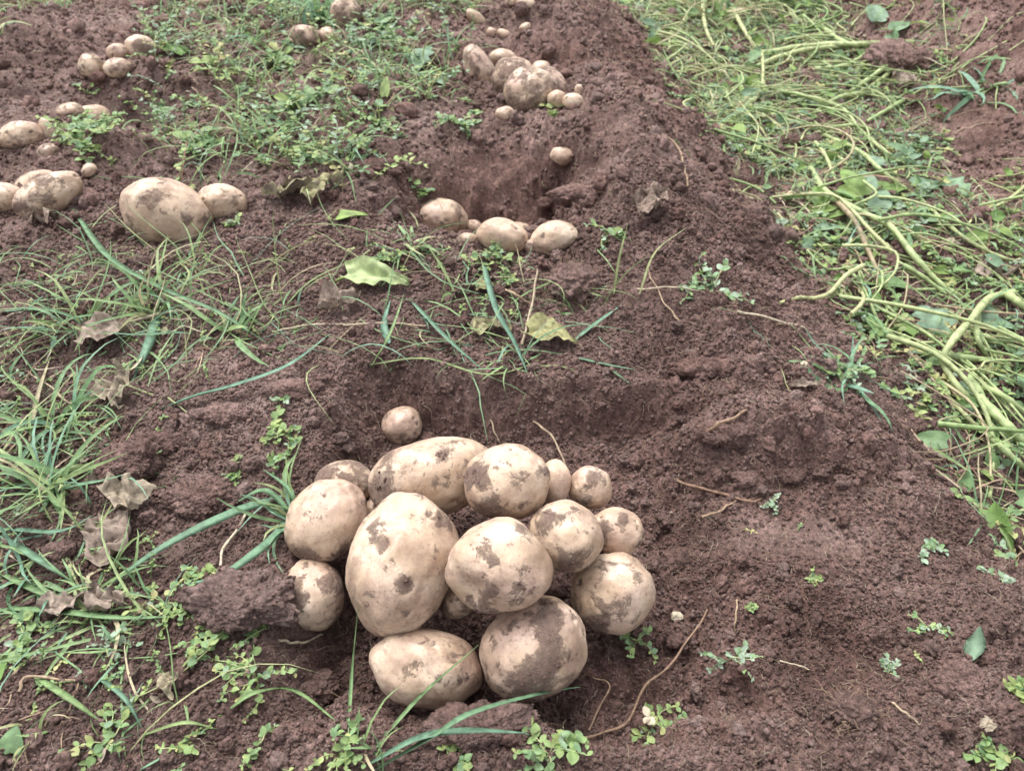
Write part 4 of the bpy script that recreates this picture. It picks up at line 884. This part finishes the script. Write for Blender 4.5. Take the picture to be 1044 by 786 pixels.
# weed sprigs as things of their own
SG = 'weed sprigs rooted in the near soil'
def sprig(px, py, spx, label, n=6, tint=.5, leafpx=7, tpl=LT_O, el=(.2, 1.1), flower=False, cat='weed', seed=None):
    g = hit(px, py); k = np.linalg.norm(g-[0, 0, CAM_H])/FPX; root = empty('weed_sprig', g, label, cat, SG)
    R = random.Random(seed or int(px*3+py)); ms, ml = MB(), MB()
    for i in range(n):
        th = R.uniform(0, 6.28); e = R.uniform(*el); L = spx*k*R.uniform(.35, .7); P = [g+np.array([0, 0, -.002])]; K = 6
        for s in range(K):
            th += R.gauss(0, .25); e -= .16; p = P[-1]+np.array([math.cos(th)*math.cos(e), math.sin(th)*math.cos(e), math.sin(e)])*L/K
            p[2] = max(p[2], float(hz(p[0], p[1]))+.002); P.append(p)
        Q = spline(P, 18); tube(ms, Q-g, .55*k, 5, R.uniform(.3, .7), np.linspace(1.2, .6, len(Q)))
        for s in range(1, K+1):
            for sdn in (1, -1):
                if R.random() < .15: continue
                la = th+sdn*R.uniform(.7, 1.4)+(s % 2)*1.2; D = np.array([math.cos(la), math.sin(la), R.uniform(.1, .8)]); lf = leafpx*k*R.uniform(.4, 1.1)*(.65 if s == K else 1)
                leaves(ml, (P[s]-g)[None], D[None], lf, lf*R.uniform(.5, .85), R.gauss(0, .45), min(1, max(0, R.gauss(tint+.1, .2))), tpl)
    ms.build('stem', M['stem'], root); ml.build('foliage', M['weed'], root)
    if flower:
        fb = MB()
        for _ in range(5):
            a = R.uniform(0, 6.28); D = np.array([math.cos(a), math.sin(a), .5]); leaves(fb, np.array([[-.004, 0, .014]]), D[None], .010, .007, R.gauss(0, .5), 1, LT_O)
        fb.build('flower', M['straw'], root)
    return root
for a in [
 (646, 655, 44, 'weed sprig climbing beside the pale speckled potato', 5, .5, 7), (740, 674, 52, 'greyish feathery sprig right of the twig', 6, .9, 7),
 (560, 768, 70, 'clover-leaved sprig at the bottom edge under the broad blade', 7, .4, 13), (465, 770, 44, 'small clover sprig left of the other at the bottom edge', 5, .4, 11),
 (230, 645, 84, 'creeping chickweed below the big clod', 9, .45, 9), (262, 690, 80, 'dense chickweed tuft left of the flat clod', 11, .42, 9),
 (275, 640, 60, 'chickweed trailing right under the big clod', 7, .6, 8), (205, 585, 40, 'bright sprig at the left end of the big clod', 5, .35, 9),
 (345, 770, 60, 'leafy sprig at the bottom edge below the flat clod', 8, .4, 9), (262, 762, 44, 'lone sprig in the bottom soil left of the leafy one', 5, .45, 8),
 (185, 765, 34, 'little sprig at the bottom, left of the lone one', 4, .3, 8), (110, 755, 60, 'sprig with pale pink stems in the bottom left', 6, .35, 10),
 (25, 650, 50, 'leafy weed at the left edge below the level blade', 7, .5, 9), (170, 615, 60, 'yellow-green weed clump at the end of the level blade', 8, .3, 9),
 (110, 660, 46, 'pale silvery sprig in the lower left', 6, .95, 7), (280, 440, 50, 'bright clover sprig left of the tiny round potato', 6, .35, 9),
 (295, 465, 44, 'creeping sprig just below the bright clover one', 5, .45, 8), (235, 480, 40, 'sprig on the wide crumbly clod', 5, .4, 8),
 (290, 405, 30, 'two-leaved sprig above the clover one', 3, .7, 8), (395, 262, 50, 'upright sprig left of the second hole row', 6, .4, 9),
 (505, 262, 60, 'leafy sprig directly before the pale oval potato', 8, .45, 9), (522, 285, 40, 'drooping sprig beneath the leafy one', 5, .4, 8),
 (622, 240, 44, 'two-stemmed sprig right of the second hole row', 6, .55, 10), (440, 195, 34, 'tall little sprig at the left of the second hole', 3, .5, 9),
 (725, 297, 74, 'bushy weed on the right shoulder above the pale runner', 10, .7, 9), (860, 378, 50, 'dark weed on the right shoulder', 8, .7, 9),
 (786, 514, 18, 'tiny white-tipped seedling on the smooth shelf', 4, 1, 5), (827, 590, 20, 'tiny sprout below the smooth shelf', 5, .3, 5),
 (760, 622, 16, 'minute sprout right of the pink root', 4, .4, 5), (945, 638, 34, 'pale trailing sprout in the right soil', 5, .6, 6),
 (1018, 588, 28, 'two pale leaflets near the right edge', 4, .8, 7), (905, 686, 26, 'faint greyish sprout above the charred clump', 5, .9, 5),
 (942, 560, 30, 'flat grey rosette on the right shoulder', 5, .9, 7), (1015, 770, 40, 'blurry sprout in the bottom right corner', 5, .35, 10),
 (1040, 705, 34, 'bright sprout cut by the right edge', 5, .2, 12), (85, 150, 64, 'leafy clump before the speckled potato on the left', 12, .45, 9),
 (205, 150, 60, 'rounded-leaf weed above the isolated pair', 9, .55, 11), (530, 112, 26, 'bright sprig left in front of the far heap', 5, .3, 7),
 (560, 114, 26, 'bright sprig right in front of the far heap', 5, .3, 7), (385, 130, 60, 'weed trailing over the left wall of the second hole', 8, .6, 10),
 (470, 128, 50, 'low weed below the far heap', 7, .5, 8), (243, 230, 26, 'small weed at the right of the isolated pair', 4, .45, 7),
 (88, 95, 20, 'tiny weed under the far left four', 3, .4, 6), (305, 110, 70, 'broad weed in the middle of the weedy strip', 9, .5, 13),
 (280, 60, 70, 'tall weed in the upper weedy strip', 9, .55, 12), (400, 40, 60, 'weed beside the brown potato at the top', 8, .7, 12)]:
    sprig(*a)
sprig(664, 738, 56, 'sprig with a white torn flower at the bottom right of the heap', 6, .35, 9, flower=True)
def tuft(px, py, spx, label, n=9, tint=.7, wpx=5, el=(.3, 1.2), az=None, droop=1.2):
    g = hit(px, py); k = np.linalg.norm(g-[0, 0, CAM_H])/FPX; mb = MB(); n = int(n*1.5); x = g[0]+RNG.normal(0, 8*k, n); y = g[1]+RNG.normal(0, 8*k, n)
    grass_field(mb, x, y, (spx*k*.35, spx*k*1.1), (wpx*k*.35, wpx*k*.85), (tint-.12, .24), el, droop, 8, az)
    return tag(mb.build('grass_tuft', M['grass'], origin=g), label, 'grass tuft', 'grass tufts')
for a in [
 (155, 320, 110, 'fountain-like grass tuft below the isolated pair', 14, .55, 5, (.6, 1.3)), (50, 500, 120, 'thick blue-green tuft at the left edge', 26, .75, 6, (.2, 1.0)),
 (60, 430, 110, 'spreading tuft above the thick one at the left edge', 20, .7, 5, (.2, 1.0)), (300, 530, 90, 'tuft squeezed against the left side of the near heap', 13, .75, 6, (.3, 1.1), (3.3, .7)),
 (235, 340, 80, 'loose tuft beside the broad blue-green blade', 9, .8, 7, (.3, 1.2)), (100, 625, 90, 'flat yellow-green tuft under the dry leaves', 14, .4, 5, (.1, .7)),
 (380, 778, 80, 'tuft at the bottom edge whose blades reach over the oval potato', 8, .6, 4, (.5, 1.3)), (865, 385, 90, 'dark splayed tuft on the right shoulder', 16, .85, 6, (.05, .5)),
 (90, 330, 90, 'thin tuft at the upper left', 10, .6, 4, (.3, 1.1)), (425, 250, 70, 'tuft in front of the largest potato at the second hole', 11, .7, 5, (.2, 1.0)),
 (470, 300, 70, 'wispy tuft above the slanting blade', 8, .6, 4, (.2, .9)), (330, 20, 70, 'blue-green tuft beside the three potatoes at the top', 14, .95, 6, (.6, 1.4)),
 (1000, 95, 70, 'blue-green tuft on the soil at the upper right', 12, .9, 6, (.1, .7)), (730, 20, 100, 'pale tuft on the soil edge at the top', 20, .3, 5, (.2, 1.0)),
 (20, 590, 90, 'tuft of broad blades at the left edge, lower', 10, .8, 7, (.1, .8)), (40, 745, 60, 'sparse tuft in the bottom left corner', 6, .45, 4, (.4, 1.2)),
 (265, 150, 60, 'upright tuft in the weedy strip', 9, .5, 4, (.6, 1.4)), (190, 270, 60, 'sparse tuft in front of the isolated pair', 6, .6, 4, (.3, 1.1)),
 (55, 340, 80, 'low tuft behind the large crumpled dead leaf', 9, .7, 5, (.2, .8)), (520, 372, 60, 'flat tuft on the rim of the near hole', 7, .6, 3, (.05, .5))]:
    tuft(*a)
def stone(px, py, wpx, label):
    g = hit(px, py); k = np.linalg.norm(g-[0, 0, CAM_H])/FPX; V, F = ico(3); q = V*1.5+px
    mb = MB(); mb.add(V*(1+.3*perlin3(q[:, 0], q[:, 1], q[:, 2], 3))[:, None]*np.array([1, .8, .6])*wpx*k/2+g+[0, 0, .001], F, 1)
    tag(mb.build('pebble', M['straw'], origin=g), label, 'pebble', 'pebbles')
stone(690, 629, 12, 'small pinkish-white pebble right of the pale speckled potato')
stone(820, 372, 8, 'white pebble on the right shoulder by the dark tuft')
